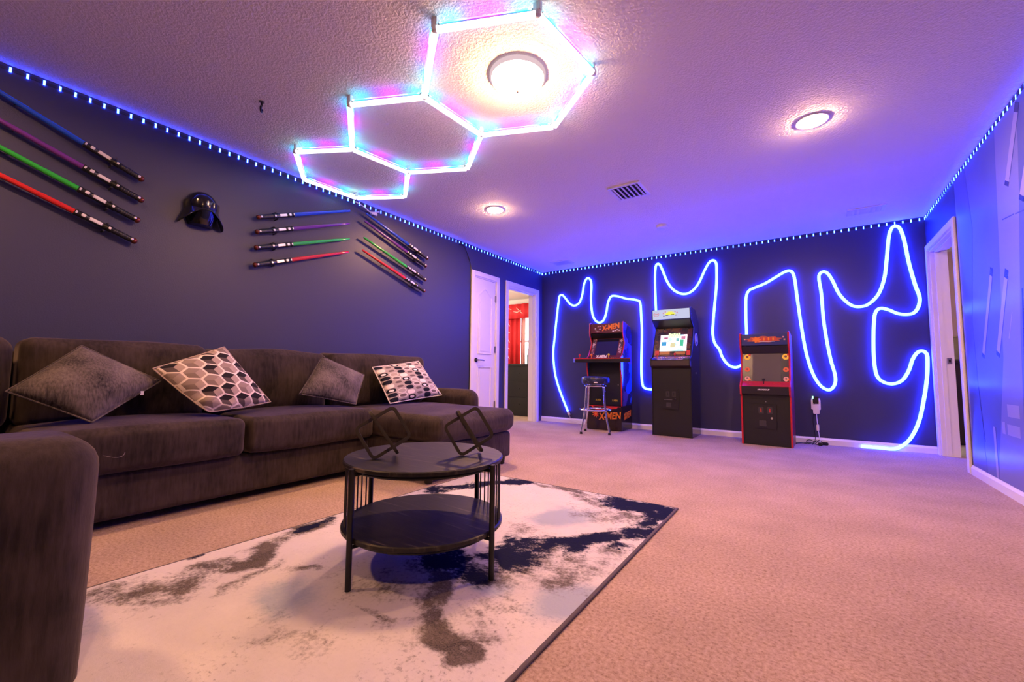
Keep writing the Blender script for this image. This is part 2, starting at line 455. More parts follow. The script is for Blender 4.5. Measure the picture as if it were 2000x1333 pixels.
def link(name, mb, m, parent=None, off=(0, 0, 0), smooth=False, bevel=0.0, angle=40):
    me = bpy.data.meshes.new(name)
    me.from_pydata([(p[0] - off[0], p[1] - off[1], p[2] - off[2]) for p in mb.v], [], mb.f)
    me.validate(); me.update()
    bm = bmesh.new(); bm.from_mesh(me)
    bmesh.ops.recalc_face_normals(bm, faces=bm.faces)
    if bevel:
        eds = [e for e in bm.edges if len(e.link_faces) == 2 and e.calc_face_angle(0) > .6]
        bmesh.ops.bevel(bm, geom=eds, offset=bevel, segments=2, affect='EDGES', clamp_overlap=True)
    bm.to_mesh(me); bm.free()
    if smooth:
        me.shade_smooth()
        try: me.set_sharp_from_angle(angle=math.radians(angle))
        except Exception: pass
    if m: me.materials.append(m)
    o = bpy.data.objects.new(name, me); COL.objects.link(o)
    if parent: o.parent = parent
    return o

def tag(o, label, cat, group=None, kind=None):
    o['label'] = label; o['category'] = cat
    if group: o['group'] = group
    if kind: o['kind'] = kind
    return o

class Thing:
    def __init__(s, name, label, cat, loc=(0, 0, 0), rz=0.0, group=None, kind=None):
        o = bpy.data.objects.new(name, None); COL.objects.link(o); o.empty_display_size = .1
        o.location = loc; o.rotation_euler = (0, 0, rz); s.loc = loc; s.o = o; s.local = rz != 0
        if label: o['label'] = label
        if cat: o['category'] = cat
        if group: o['group'] = group
        if kind: o['kind'] = kind
    def part(s, name, mb, m, smooth=False, bevel=0.0, under=None, label=None, angle=40):
        off = (0, 0, 0) if s.local else s.loc
        if under is not None and not s.local: off = s.loc
        o = link(name, mb, m, under or s.o, off, smooth, bevel, angle)
        if label: o['label'] = label
        return o

def struct(name, mb, m, parent=None, **k):
    o = link(name, mb, m, parent, **k)
    if parent is None: o['kind'] = 'structure'
    return o

def text_mesh(body, size, shear=0.0, offset=0.0, extrude=.002, bold=True, sx=1.0, res=3):
    cu = bpy.data.curves.new('lettering', 'FONT'); cu.body = body; cu.size = size; cu.align_x = 'CENTER'; cu.align_y = 'CENTER'
    cu.shear = shear; cu.offset = offset; cu.extrude = extrude; cu.resolution_u = res
    o = bpy.data.objects.new('lettering', cu); COL.objects.link(o)
    bpy.context.view_layer.update()
    me = o.to_mesh()
    mb = MB(); mb.add([(v.co.x * sx, v.co.y, v.co.z) for v in me.vertices], [tuple(p.vertices) for p in me.polygons])
    o.to_mesh_clear(); bpy.data.objects.remove(o); bpy.data.curves.remove(cu)
    return mb
def place(mb, origin, xa, ya):
    xa = Vector(xa).normalized(); ya = Vector(ya).normalized(); za = xa.cross(ya)
    M = Matrix.Identity(4)
    for i in range(3): M[i][0], M[i][1], M[i][2], M[i][3] = xa[i], ya[i], za[i], origin[i]
    return mb.xf(M)
def catmull(P, n=8, closed=False):
    P = [Vector(p) for p in P]; out = []; N = len(P)
    for i in range(N if closed else N - 1):
        p0 = P[i - 1] if (closed or i > 0) else P[0] * 2 - P[1]
        p1, p2 = P[i], P[(i + 1) % N]
        p3 = P[(i + 2) % N] if (closed or i + 2 < N) else P[-1] * 2 - P[-2]
        for k in range(n):
            t = k / n
            out.append(.5 * ((2 * p1) + (p2 - p0) * t + (2 * p0 - 5 * p1 + 4 * p2 - p3) * t * t + (3 * p1 - p0 - 3 * p2 + p3) * t ** 3))
    if not closed: out.append(P[-1])
    return out

# ================================================================== ROOM SHELL
WT = 0.13
struct('floor', MB().box(-4, 8, YB - .1, 4, -.06, 0), M_CARPET)
struct('ceiling', MB().box(-4, 8, YB - .1, 4, H, H + .08), M_CEIL)
# door openings
D1 = (-1.752, -1.262, 2.055)      # closet door, left wall
D2 = (-0.985, -0.185, 2.055)      # open doorway, left wall
D3 = (-0.975, -0.085, 2.055)      # doorway, right wall
def wall_with_openings(x0, x1, ya, yb, ops):
    mb = MB(); y = ya
    for (a, b, h) in sorted(ops):
        mb.box(x0, x1, y, a, 0, H); mb.box(x0, x1, a, b, h, H); y = b
    mb.box(x0, x1, y, yb, 0, H); return mb
struct('wall_left', wall_with_openings(-WT, 0, YB, 0, [D1, D2]), M_WALL)
struct('wall_right', wall_with_openings(W, W + WT, YB, 0, [D3]), M_WALL)
struct('wall_far', MB().box(-WT, W + WT, 0, .1, 0, H), M_WALL)
struct('wall_near', MB().box(-WT, W + WT, YB - .1, YB, 0, H), M_WALL)
BH = .075
def baseboard(name, a, b, n):
    """profiled board from a to b, n = inward normal"""
    a = Vector(a); b = Vector(b); n = Vector(n)
    pr = [(0, 0), (.014, 0), (.014, BH * .72), (.009, BH * .86), (.006, BH), (0, BH)]
    poly = [a + n * p[0] + Vector((0, 0, p[1])) for p in pr]
    return struct(name, MB().prism(poly, b - a), M_WHITE)
baseboard('baseboard_far', (0.0, 0, 0), (W, 0, 0), (0, -1, 0))
baseboard('baseboard_right', (W, -1.055, 0), (W, YB, 0), (-1, 0, 0))
baseboard('baseboard_left', (0, -1.82, 0), (0, YB, 0), (1, 0, 0))
baseboard('baseboard_left_pier', (0, -1.19, 0), (0, -1.055, 0), (1, 0, 0))

def casing(parent, x, side, y0, y1, ztop, off):
    """door casing boards on the room face x; side=+1 faces +x"""
    w, t = .062, .018
    for a, b in ((y0 - w, y0 + .004), (y1 - .004, y1 + w)):
        mb = MB().box(min(x, x + side * t), max(x, x + side * t), a, b, 0, ztop + w)
        o = link('casing', mb, M_WHITE, parent, off, bevel=.004)
    mb = MB().box(min(x, x + side * t), max(x, x + side * t), y0 + .004, y1 - .004, ztop - .004, ztop + w)
    link('casing', mb, M_WHITE, parent, off, bevel=.004)
def jamb(parent, xa, xb, y0, y1, ztop, off, stop=None):
    t = .018
    link('jamb', MB().box(xa, xb, y0, y0 + t, 0, ztop - t), M_WHITE, parent, off)
    link('jamb', MB().box(xa, xb, y1 - t, y1, 0, ztop - t), M_WHITE, parent, off)
    link('jamb', MB().box(xa, xb, y0, y1, ztop - t, ztop), M_WHITE, parent, off)
    if stop is not None:
        a, b = stop
        link('door_stop', MB().box(a, b, y0 + t, y0 + t + .011, 0, ztop - t), M_WHITE, parent, off, bevel=.002)
        link('door_stop', MB().box(a, b, y1 - t - .011, y1 - t, 0, ztop - t), M_WHITE, parent, off, bevel=.002)
        link('door_stop', MB().box(a, b, y0 + t, y1 - t, ztop - t - .011, ztop - t), M_WHITE, parent, off, bevel=.002)

# ---- door_1: closed narrow panel door
d1 = Thing('door_1', None, None, (0, (D1[0] + D1[1]) / 2, 0), kind='structure')
casing(d1.o, 0, 1, D1[0], D1[1], D1[2], d1.loc)
jamb(d1.o, -WT, 0, D1[0], D1[1], D1[2], d1.loc)
ya, yb, zt = D1[0] + .020, D1[1] - .020, D1[2] - .021
slab = d1.part('door_panel', MB().box(-.040, -.004, ya, yb, .012, zt), M_DOORW, bevel=.002)
def arch_loop(y0, y1, z0, z1, rise, x):
    P = [(x, y0, z0), (x, y1, z0), (x, y1, z1 - rise)]
    for k in range(1, 12):
        t = k / 12; P.append((x, y1 + (y0 - y1) * t, z1 - rise + rise * (math.sin(PI * t) ** 1.6 if rise else 0)))
    P.append((x, y0, z1 - rise)); return P
for (z0, z1, rise) in ((1.02, 1.90, .10), (.16, .84, 0.0)):
    y0, y1 = ya + .085, yb - .085
    d1.part('panel_moulding', MB().tube(arch_loop(y0, y1, z0, z1, rise, -.004), .010, 6, closed=True), M_DOORW, smooth=True, under=slab)
    lp = arch_loop(y0 + .035, y1 - .035, z0 + .035, z1 - .035, rise * .8, -.006)
    d1.part('raised_panel', MB().prism(lp, (.007, 0, 0)), M_DOORW, bevel=.002, under=slab)
lev = d1.part('lever_handle', MB().cyl((-.004, -1.690, .935), (.008, -1.690, .935), .027, n=20), M_BLKMETAL, smooth=True)
d1.part('lever', MB().tube(catmull([(.008, -1.690, .935), (.045, -1.690, .935), (.052, -1.675, .936), (.05, -1.62, .934), (.048, -1.575, .930)], 5), [.009] * 16 + [.008] * 4 + [.007], 8), M_NICKEL, smooth=True, under=lev)
for z in (1.80, 1.09, .33):
    d1.part('hinge', MB().box(-.002, .004, D1[1] - .030, D1[1] - .004, z - .045, z + .045).cyl((.006, D1[1] - .017, z - .047), (.006, D1[1] - .017, z + .047), .006, n=8), M_NICKEL)

# ---- door_2: open doorway into the bright bedroom
d2 = Thing('door_2', None, None, (0, (D2[0] + D2[1]) / 2, 0), kind='structure')
casing(d2.o, 0, 1, D2[0], D2[1], D2[2], d2.loc)
casing(d2.o, -WT, -1, D2[0], D2[1], D2[2], d2.loc)
jamb(d2.o, -WT, 0, D2[0], D2[1], D2[2], d2.loc, stop=(-.085, -.050))
# ---- door_3: doorway in the mural wall, far jamb with strike plate
d3 = Thing('door_3', None, None, (W, (D3[0] + D3[1]) / 2, 0), kind='structure')
casing(d3.o, W, -1, D3[0], D3[1], D3[2], d3.loc)
jamb(d3.o, W, W + WT, D3[0], D3[1], D3[2], d3.loc, stop=(W + .035, W + .07))
sp = d3.part('strike_plate', MB().box(W + .078, W + .112, D3[1] - .021, D3[1] - .018, .90, .96), M_NICKEL)
d3.part('latch_hole', MB().box(W + .088, W + .102, D3[1] - .0225, D3[1] - .021, .915, .945), M_DARKVOID, under=sp)

# ---- bedroom beyond door_2
M_CREAM = mat('cream_wall_paint', (.72, .66, .58), .8)
YW = 1.95
struct('wall_bedroom_window', MB().box(-4, -2.05, YW, YW + .12, 0, H).box(-.75, -WT, YW, YW + .12, 0, H).box(-2.05, -.75, YW, YW + .12, 0, .88).box(-2.05, -.75, YW, YW + .12, 2.08, H), M_CREAM)
struct('wall_bedroom_left', MB().box(-4, -3.9, -2.5, YW, 0, H), M_CREAM)
struct('wall_bedroom_near', MB().box(-4, -WT, -2.6, -2.5, 0, H), M_CREAM)
struct('wall_bedroom_inner', MB().box(-WT - .012, -WT - .002, -.115, YW, 0, H), M_CREAM)
win = Thing('window_1', None, None, (-1.4, YW, .88), kind='structure')
for a in ((-2.05, -2.0, .88, 2.08), (-.80, -.75, .88, 2.08)):
    win.part('window_frame', MB().box(a[0], a[1], YW + .03, YW + .09, a[2], a[3]), M_WHITE)
win.part('window_frame', MB().box(-2.0, -.8, YW + .03, YW + .09, .88, .93), M_WHITE)
win.part('window_frame', MB().box(-2.0, -.8, YW + .03, YW + .09, 2.03, 2.08), M_WHITE)
win.part('window_frame', MB().box(-2.0, -.8, YW + .04, YW + .08, 1.46, 1.50), M_WHITE)
mg = mat('clear_glass', (1, 1, 1), .0); mg.node_tree.nodes['Principled BSDF'].inputs['Transmission Weight'].default_value = 1.0
mg.node_tree.nodes['Principled BSDF'].inputs['IOR'].default_value = 1.02
win.part('pane', MB().box(-2.0, -.8, YW + .058, YW + .062, .93, 1.46), mg)
win.part('pane', MB().box(-2.0, -.8, YW + .058, YW + .062, 1.50, 2.03), mg)
win.part('window_sill', MB().box(-2.08, -.72, YW - .05, YW + .03, .855, .88), M_WHITE)
# small room beyond door_3
M_ROSE = mat('pale_rose_wall_paint', (.70, .45, .42), .8)
struct('wall_side_room_far', MB().box(W + WT, 8, 1.9, 2.0, 0, H), M_ROSE)
struct('wall_side_room_right', MB().box(7.2, 7.3, -2.6, 1.9, 0, H), M_ROSE)
struct('wall_side_room_near', MB().box(W + WT, 7.2, -2.7, -2.6, 0, H), M_ROSE)

# ================================================================== MURAL ON THE RIGHT WALL
XM = W - .003
mural = Thing('wall_mural', 'glossy wall mural of grey ship corridor panels with light slots, beside the open doorway', 'mural', (W, -3.0, 1.2))
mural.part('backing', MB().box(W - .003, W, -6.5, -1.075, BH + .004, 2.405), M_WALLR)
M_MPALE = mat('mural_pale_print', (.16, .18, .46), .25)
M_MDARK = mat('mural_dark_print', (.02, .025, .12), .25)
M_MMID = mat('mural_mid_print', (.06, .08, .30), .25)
def mprint(name, pts, m, d=.0006):
    mural.part(name, MB().prism([(XM, y, z) for y, z in pts], (-d, 0, 0)), m)
def bar(y0, z0, y1, z1, w):
    d = Vector((y1 - y0, z1 - z0)); n = Vector((-d.y, d.x)).normalized() * w / 2
    return [(y0 - n.x, z0 - n.y), (y0 + n.x, z0 + n.y), (y1 + n.x, z1 + n.y), (y1 - n.x, z1 - n.y)]
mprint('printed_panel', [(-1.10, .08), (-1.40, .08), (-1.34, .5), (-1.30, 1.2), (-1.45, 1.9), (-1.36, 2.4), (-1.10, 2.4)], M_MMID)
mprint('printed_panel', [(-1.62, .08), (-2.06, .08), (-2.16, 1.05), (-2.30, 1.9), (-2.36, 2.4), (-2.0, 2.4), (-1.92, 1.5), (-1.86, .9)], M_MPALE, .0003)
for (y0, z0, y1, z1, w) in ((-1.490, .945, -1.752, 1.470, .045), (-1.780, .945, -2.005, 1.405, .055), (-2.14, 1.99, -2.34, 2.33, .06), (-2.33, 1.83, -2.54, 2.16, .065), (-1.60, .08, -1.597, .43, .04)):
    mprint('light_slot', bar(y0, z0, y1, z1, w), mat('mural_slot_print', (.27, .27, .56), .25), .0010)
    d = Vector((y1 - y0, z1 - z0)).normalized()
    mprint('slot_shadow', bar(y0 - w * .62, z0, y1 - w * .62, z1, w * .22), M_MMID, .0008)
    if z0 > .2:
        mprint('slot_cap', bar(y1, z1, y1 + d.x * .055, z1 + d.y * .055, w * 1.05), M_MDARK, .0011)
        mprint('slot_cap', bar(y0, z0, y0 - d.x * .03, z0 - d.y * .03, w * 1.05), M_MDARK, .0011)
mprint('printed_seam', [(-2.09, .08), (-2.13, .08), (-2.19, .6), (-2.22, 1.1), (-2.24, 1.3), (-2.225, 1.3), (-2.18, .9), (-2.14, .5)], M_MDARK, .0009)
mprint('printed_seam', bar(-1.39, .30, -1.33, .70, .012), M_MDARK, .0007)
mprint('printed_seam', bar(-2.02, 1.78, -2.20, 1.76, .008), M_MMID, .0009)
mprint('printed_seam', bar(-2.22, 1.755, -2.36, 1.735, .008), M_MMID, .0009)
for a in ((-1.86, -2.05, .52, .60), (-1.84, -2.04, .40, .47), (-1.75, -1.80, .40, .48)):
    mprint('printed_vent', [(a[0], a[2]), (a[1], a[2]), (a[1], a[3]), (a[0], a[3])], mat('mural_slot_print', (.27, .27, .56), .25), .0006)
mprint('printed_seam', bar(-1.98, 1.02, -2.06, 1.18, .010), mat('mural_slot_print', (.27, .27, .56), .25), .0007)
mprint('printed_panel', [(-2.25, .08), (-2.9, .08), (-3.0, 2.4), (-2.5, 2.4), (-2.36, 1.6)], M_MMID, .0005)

# ================================================================== CEILING THINGS
# --- hexagon LED fixture
ZT = 2.386
def atz(p, z=ZT):      # the tubes hang a little under the ceiling
    k = (z - .7723) / (2.44 - .7723); c = (3.5549, -5.9671)
    return (c[0] + (p[0] - c[0]) * k, c[1] + (p[1] - c[1]) * k, z)
HV = [(2.585, -4.393), (2.638, -3.89), (2.21, -3.558), (1.734, -3.758), (1.705, -4.271), (2.125, -4.598),
      (1.328, -3.436), (.871, -3.665), (.803, -4.15), (1.26, -4.482), (.465, -3.345), (.045, -3.582), (.010, -4.085), (.406, -4.371)]
HV = [atz(p) for p in HV]
HE = [(5, 0), (0, 1), (1, 2), (2, 3), (3, 4), (4, 5), (3, 6), (6, 7), (7, 8), (8, 9), (9, 4), (7, 10), (10, 11), (11, 12), (12, 13), (13, 8)]
hexf = Thing('hexagon_light', 'chain of three joined hexagon tube lights glowing rainbow white on ceiling', 'light fixture', (1.3, -3.95, H))
M_TUBE = emit('white_tube_glow', (1.0, .93, 1.0), L_TUBE)
M_GLOW = emit_attr('rainbow_backlight_glow', L_GLOW)
M_RAIL = mat('grey_mounting_rail', (.16, .15, .17), .5)
PAL = [(.60, .45, .04), (.02, .60, .85), (.02, .50, 1.0), (.12, .04, 1.0), (.38, .03, .85), (.60, .04, .55), (.16, .05, 1.0), (.02, .42, 1.0), (.02, .62, .80), (.50, .50, .08)]
def pal(t):
    t = (t % 1.0) * (len(PAL) - 1); i = min(int(t), len(PAL) - 2); k = t - i
    return tuple(PAL[i][c] * (1 - k) + PAL[i + 1][c] * k for c in range(3))
NS = 28
for ei, (a, b) in enumerate(HE):
    A, Bv = Vector(HV[a]), Vector(HV[b]); d = (Bv - A).normalized()
    path = [A + (Bv - A) * (.02 + .96 * i / NS) for i in range(NS + 1)]
    tb_ = hexf.part('light_tube', MB().tube(path, .0165, 12), M_TUBE, smooth=True)
    nrm_ = Vector((-d.y, d.x, 0))
    a0, a1 = A + d * .02, Bv - d * .02
    hexf.part('rail', MB().prism([a0 + nrm_ * s + Vector((0, 0, z)) for s, z in ((-.0165, .007), (.0165, .007), (.013, .021), (-.013, .021))], a1 - a0), M_RAIL, under=tb_)
    ph = (ei * .37) % 1
    for sg in (-1, 1):
        pp = [q + nrm_ * (.0170 * sg) + Vector((0, 0, .0165)) for q in path[1:-1]]
        o = hexf.part('backlight', MB().tube(pp, .0034, 6), M_GLOW, smooth=True, under=tb_)
        at = o.data.color_attributes.new('hue', 'FLOAT_COLOR', 'POINT')
        for i, v in enumerate(o.data.vertices):
            w = Vector((v.co.x + hexf.loc[0], v.co.y + hexf.loc[1], v.co.z + hexf.loc[2]))
            t = (w - A).dot(d) / (Bv - A).length
            at.data[i].color = (*pal(t * .93 + .03 if ei % 2 == 0 else (1 - t) * .9 + .05 + ph * .12), 1)
deg = {}
for a, b in HE: deg[a] = deg.get(a, 0) + 1; deg[b] = deg.get(b, 0) + 1
for i, p in enumerate(HV):
    hexf.part('connector', MB().lathe([(.010, -.012), (.017, -.008), (.017, .012), (.012, .016), (.012, .055)], p, n=14), M_PLASTICW, smooth=True)
    if i in (0, 5, 12, 9): hexf.part('ceiling_clip', MB().box(p[0] - .018, p[0] + .018, p[1] - .010, p[1] + .010, ZT + .014, H), M_PLASTICW)
hexf.part('power_lead', MB().tube(catmull([(.06, -3.60, 2.395), (.05, -3.50, 2.38), (.035, -3.42, 2.36), (.03, -3.36, 2.375), (.025, -3.30, 2.40)], 5), .006, 6), M_PLASTICW, smooth=True)
hexf.part('lead_plug', MB().box(.01, .04, -3.40, -3.33, 2.345, 2.37), M_PLASTICW, bevel=.004)

# --- dome light
dm = Thing('ceiling_dome_light', 'round frosted dome ceiling light glowing inside the largest hexagon', 'ceiling light', (2.285, -4.115, H))
c = dm.loc
dm.part('glass_rim', MB().lathe([(.150, 0), (.157, -.006), (.157, -.020), (.150, -.027), (.146, -.027), (.146, 0)], c, n=40), emit('frosted_rim_glow', (.95, .68, .72), .85), smooth=True)
prof = [(.147 * math.cos(a), -.020 - .070 * math.sin(a)) for a in np.linspace(0, PI / 2 - .05, 12)]
dm.part('glass_bowl', MB().lathe(prof, c, n=40), emit('warm_frosted_glass', WARM, L_DOME), smooth=True)
dm.part('finial', MB().lathe([(.004, -.088), (.010, -.092), (.010, -.100), (.004, -.108)], c, n=14), M_NICKEL, smooth=True)

# --- recessed lights
M_CANL = emit('warm_can_bulb', WARM, L_CAN)
M_CANN = emit('warm_unseen_can_bulb', WARM, L_CAN_NEAR)
def can(x, y, label, bulb=None):
    t = Thing('recessed_ceiling_light', label, 'ceiling light', (x, y, H), group='recessed ceiling lights')
    t.part('trim_ring', MB().lathe([(.078, 0), (.095, 0), (.095, -.003), (.090, -.006), (.082, -.006), (.078, -.003)], (x, y, H), n=32), M_WHITE, smooth=True)
    t.part('bulb', MB().lathe([(.079, -.001), (.079, -.0065), (.070, -.012), (.03, -.017), (.005, -.018)], (x, y, H), n=28), bulb or M_CANL, smooth=True)
can(3.643, -2.679, 'lit recessed ceiling light near the mural wall, right of the vent')
can(.99, -2.613, 'lit recessed ceiling light between the smallest hexagon and the vent')
can(.99, -6.2, 'unseen recessed ceiling light added above the sofa end nearest the viewer', M_CANN)  # out of view: presumed repeat of the far pair, added to light the near end
can(3.643, -6.2, 'unseen recessed ceiling light added overhead at the viewer end of the room', M_CANN)  # also out of view, added for the same near-end light

# --- vents
def vent(x0, x1, y0, y1, label, n=6, closed=False):
    t = Thing('ceiling_vent', label, 'vent', ((x0 + x1) / 2, (y0 + y1) / 2, H), group='ceiling vents')
    f = .028; z0, z1 = H - .012, H
    for b in ((x0, x1, y0, y0 + f), (x0, x1, y1 - f, y1), (x0, x0 + f, y0 + f, y1 - f), (x1 - f, x1, y0 + f, y1 - f)):
        t.part('frame', MB().box(*b, z0, z1), M_PLASTICW, bevel=.002)
    t.part('duct', MB().box(x0 + f, x1 - f, y0 + f, y1 - f, H - (.009 if closed else .0015), H - .0005), M_PLASTICW if closed else M_DARKVOID)
    for i in range(n):
        x = x0 + f + (x1 - x0 - 2 * f) * (i + .5) / n; w = (x1 - x0) / n * .30
        t.part('slat', MB().prism([(x - w, y0 + f, H - .004), (x - w + .004, y0 + f, H - .004), (x + w, y0 + f, H - .020), (x + w - .004, y0 + f, H - .020)], (0, y1 - y0 - 2 * f, 0)), M_PLASTICW)
vent(2.132, 2.43, -2.455, -2.135, 'white louvred ceiling vent in the middle of the ceiling')
vent(.44, .74, -.52, -.30, 'faint white ceiling register in the far corner above the open doorway', closed=True)
vent(3.95, 4.25, -.66, -.46, 'faint white ceiling register in the far corner by the mural wall', closed=True)
sm = Thing('smoke_detector', 'small round white smoke detector on ceiling beyond the vent', 'smoke detector', (2.28, -1.208, H))
sm.part('body', MB().lathe([(.062, 0), (.064, -.014), (.058, -.028), (.03, -.036), (.004, -.036)], sm.loc, n=24), M_PLASTICW, smooth=True)
sm.part('test_button', MB().lathe([(.012, -.035), (.012, -.039), (.002, -.040)], (sm.loc[0] + .02, sm.loc[1], H), n=12), M_WHITE)
hk = Thing('ceiling_hook', 'small dark metal hook hanging from ceiling, left of the hexagons', 'hook', (.835, -4.81, H))
hk.part('base_plate', MB().lathe([(.016, 0), (.016, -.006), (.006, -.008)], hk.loc, n=14), M_NICKEL, smooth=True)
hx, hy = hk.loc[:2]
hk.part('hook', MB().tube(catmull([(hx, hy, H - .006), (hx, hy, H - .03), (hx + .012, hy - .01, H - .045), (hx + .004, hy - .004, H - .065), (hx - .014, hy + .010, H - .060), (hx - .016, hy + .012, H - .042)], 5), .0065, 6), M_BLKMETAL, smooth=True)

# --- LED strips in the wall/ceiling corner
M_LED = emit('blue_led_glow', LED_COL, L_LED)
M_TAPE = mat('led_tape', (.02, .02, .03), .6)
def led_strip(label, a, b, n_in, first, step):
    a, b, n_in = Vector(a), Vector(b), Vector(n_in)
    t = Thing('led_strip', label, 'led strip', tuple((a + b) / 2), group='ceiling edge led strips')
    d = (b - a).normalized(); Lg = (b - a).length
    z0, z1 = 2.408, 2.424
    poly = [a + Vector((0, 0, z)) + n_in * k for z, k in ((z0, 0), (z0, .003), (z1, .003), (z1, 0))]
    t.part('tape', MB().prism(poly, b - a), M_TAPE)
    # one LED mesh, shared
    q = [d * s * .0045 + n_in * k + Vector((0, 0, z)) for k in (.003, .0048) for z in (.0, .028) for s in (-1, 1)]
    mb = MB().add(q, [(0, 2, 3, 1), (4, 5, 7, 6), (0, 1, 5, 4), (2, 6, 7, 3), (0, 4, 6, 2), (1, 3, 7, 5)])
    me = None; s = first
    while s < Lg:
        p = a + d * s + Vector((0, 0, 2.400)) - Vector(t.loc)
        if me is None:
            o = link('led', mb, M_LED, t.o); me = o.data
        else:
            o = bpy.data.objects.new('led', me); COL.objects.link(o); o.parent = t.o
        o.location = p; s += step
led_strip('blue led strip along the ceiling edge of the sword wall', (0, 0, 0), (0, -6.6, 0), (1, 0, 0), .0197, .0636)
led_strip('blue led strip along the ceiling edge above the arcade machines', (0, 0, 0), (W, 0, 0), (0, -1, 0), .0035, .0645)
led_strip('blue led strip along the ceiling edge above the mural', (W, 0, 0), (W, -4.6, 0), (-1, 0, 0), .024, .063)

# ================================================================== NEON ROPE ON THE FAR WALL
NEON = [(0.498, 0.157), (0.355, 0.471), (0.272, 0.709), (0.235, 0.925), (0.228, 1.143), (0.252, 1.36), (0.282, 1.632), (0.322, 1.931), (0.337, 2.007), (0.386, 2.024), (0.459, 1.946), (0.524, 1.867), (0.607, 1.833), (0.689, 1.877), (0.738, 2), (0.764, 2.144), (0.796, 2.22), (0.838, 2.244), (0.881, 2.197), (0.891, 2.09), (0.882, 1.907), (0.901, 1.697), (0.947, 1.585), (1.018, 1.539), (1.089, 1.581), (1.132, 1.705), (1.157, 1.831), (1.206, 1.921), (1.297, 1.917), (1.45, 1.863), (1.599, 1.829), (1.642, 1.776), (1.652, 1.593), (1.659, 1.351), (1.645, 0.872), (1.656, 0.634), (1.698, 0.572), (1.785, 0.558), (1.838, 0.569), (1.864, 0.732), (1.864, 1.2), (1.861, 1.626), (1.854, 2.058), (1.862, 2.25), (1.881, 2.313), (1.921, 2.305), (1.961, 2.213), (2.026, 2.038), (2.114, 1.916), (2.234, 1.855), (2.342, 1.888), (2.428, 1.992), (2.504, 2.153), (2.558, 2.243), (2.605, 2.265), (2.64, 2.224), (2.644, 2.123), (2.637, 1.924), (2.611, 1.682), (2.591, 1.485), (2.579, 1.309), (2.599, 1.181), (2.651, 1.099), (2.678, 1.012), (2.715, 0.941), (2.762, 0.889), (2.828, 0.866), (2.881, 0.885), (2.914, 0.914), (2.929, 0.929), (2.952, 1.066), (2.962, 1.273), (2.963, 1.526), (2.971, 1.735), (3.002, 1.82), (3.069, 1.853), (3.178, 1.893), (3.285, 1.954), (3.372, 2.004), (3.424, 2.019), (3.46, 1.995), (3.481, 1.908), (3.498, 1.685), (3.524, 1.378), (3.56, 1.054), (3.61, 0.82), (3.673, 0.674), (3.746, 0.614), (3.793, 0.64), (3.819, 0.708), (3.816, 0.801), (3.788, 0.945), (3.758, 1.175), (3.737, 1.429), (3.729, 1.706), (3.713, 1.88), (3.722, 1.943), (3.759, 1.964), (3.798, 1.934), (3.838, 1.844), (3.886, 1.701), (3.947, 1.602), (4.009, 1.545), (4.08, 1.535), (4.143, 1.56), (4.223, 1.657), (4.28, 1.832), (4.311, 2.069), (4.334, 2.268), (4.358, 2.355), (4.391, 2.378), (4.426, 2.342), (4.454, 2.207), (4.479, 1.965), (4.517, 1.725), (4.543, 1.606), (4.536, 1.511), (4.497, 1.437), (4.44, 1.422), (4.369, 1.436), (4.298, 1.481), (4.239, 1.502), (4.201, 1.479), (4.179, 1.4), (4.162, 1.161), (4.159, 0.922), (4.176, 0.775), (4.228, 0.711), (4.301, 0.695), (4.374, 0.735), (4.428, 0.835), (4.462, 0.949), (4.5, 1.019), (4.539, 1.037), (4.57, 1.005), (4.573, 0.92), (4.56, 0.751), (4.529, 0.545), (4.482, 0.319), (4.419, 0.156), (4.352, 0.065), (4.278, 0.018), (4.19, 0.018), (4.086, 0.018), (4.014, 0.018)]
nr = Thing('neon_rope_light', 'blue white neon rope light bent into a wavy outline on far wall', 'rope light', (2.3, 0, 1.2))
pth = catmull([(x, -.022, z) for x, z in NEON], 5)
nr.part('glowing_tube', MB().tube(pth, .0155, 8), emit('blue_neon_glow', NEON_COL, L_NEON), smooth=True)
e0 = NEON[0]; e1 = NEON[-1]
nr.part('end_cap', MB().cyl((e0[0] - .012, -.022, e0[1] + .02), (e0[0] + .016, -.022, e0[1] - .03), .019, n=12), M_PLASTICW)
nr.part('power_wire', MB().tube(catmull([(e0[0] + .016, -.022, e0[1] - .03), (e0[0] + .05, -.03, .05), (e0[0] + .14, -.05, .035), (e0[0] + .24, -.06, .012), (e0[0] + .40, -.03, .012)], 6), .004, 6), M_PLASTICW, smooth=True)
for k in range(12, len(pth) - 5, 45):
    p = pth[k]
    nr.part('mounting_clip', MB().box(p[0] - .01, p[0] + .01, -.006, 0, p[2] - .01, p[2] + .01), M_PLASTICW)

# ================================================================== SOFA
sofa = Thing('sectional_sofa', 'large charcoal brown chenille sectional sofa with chaise along the sword wall', 'sofa', (.75, -4.6, 0))
X0 = .03
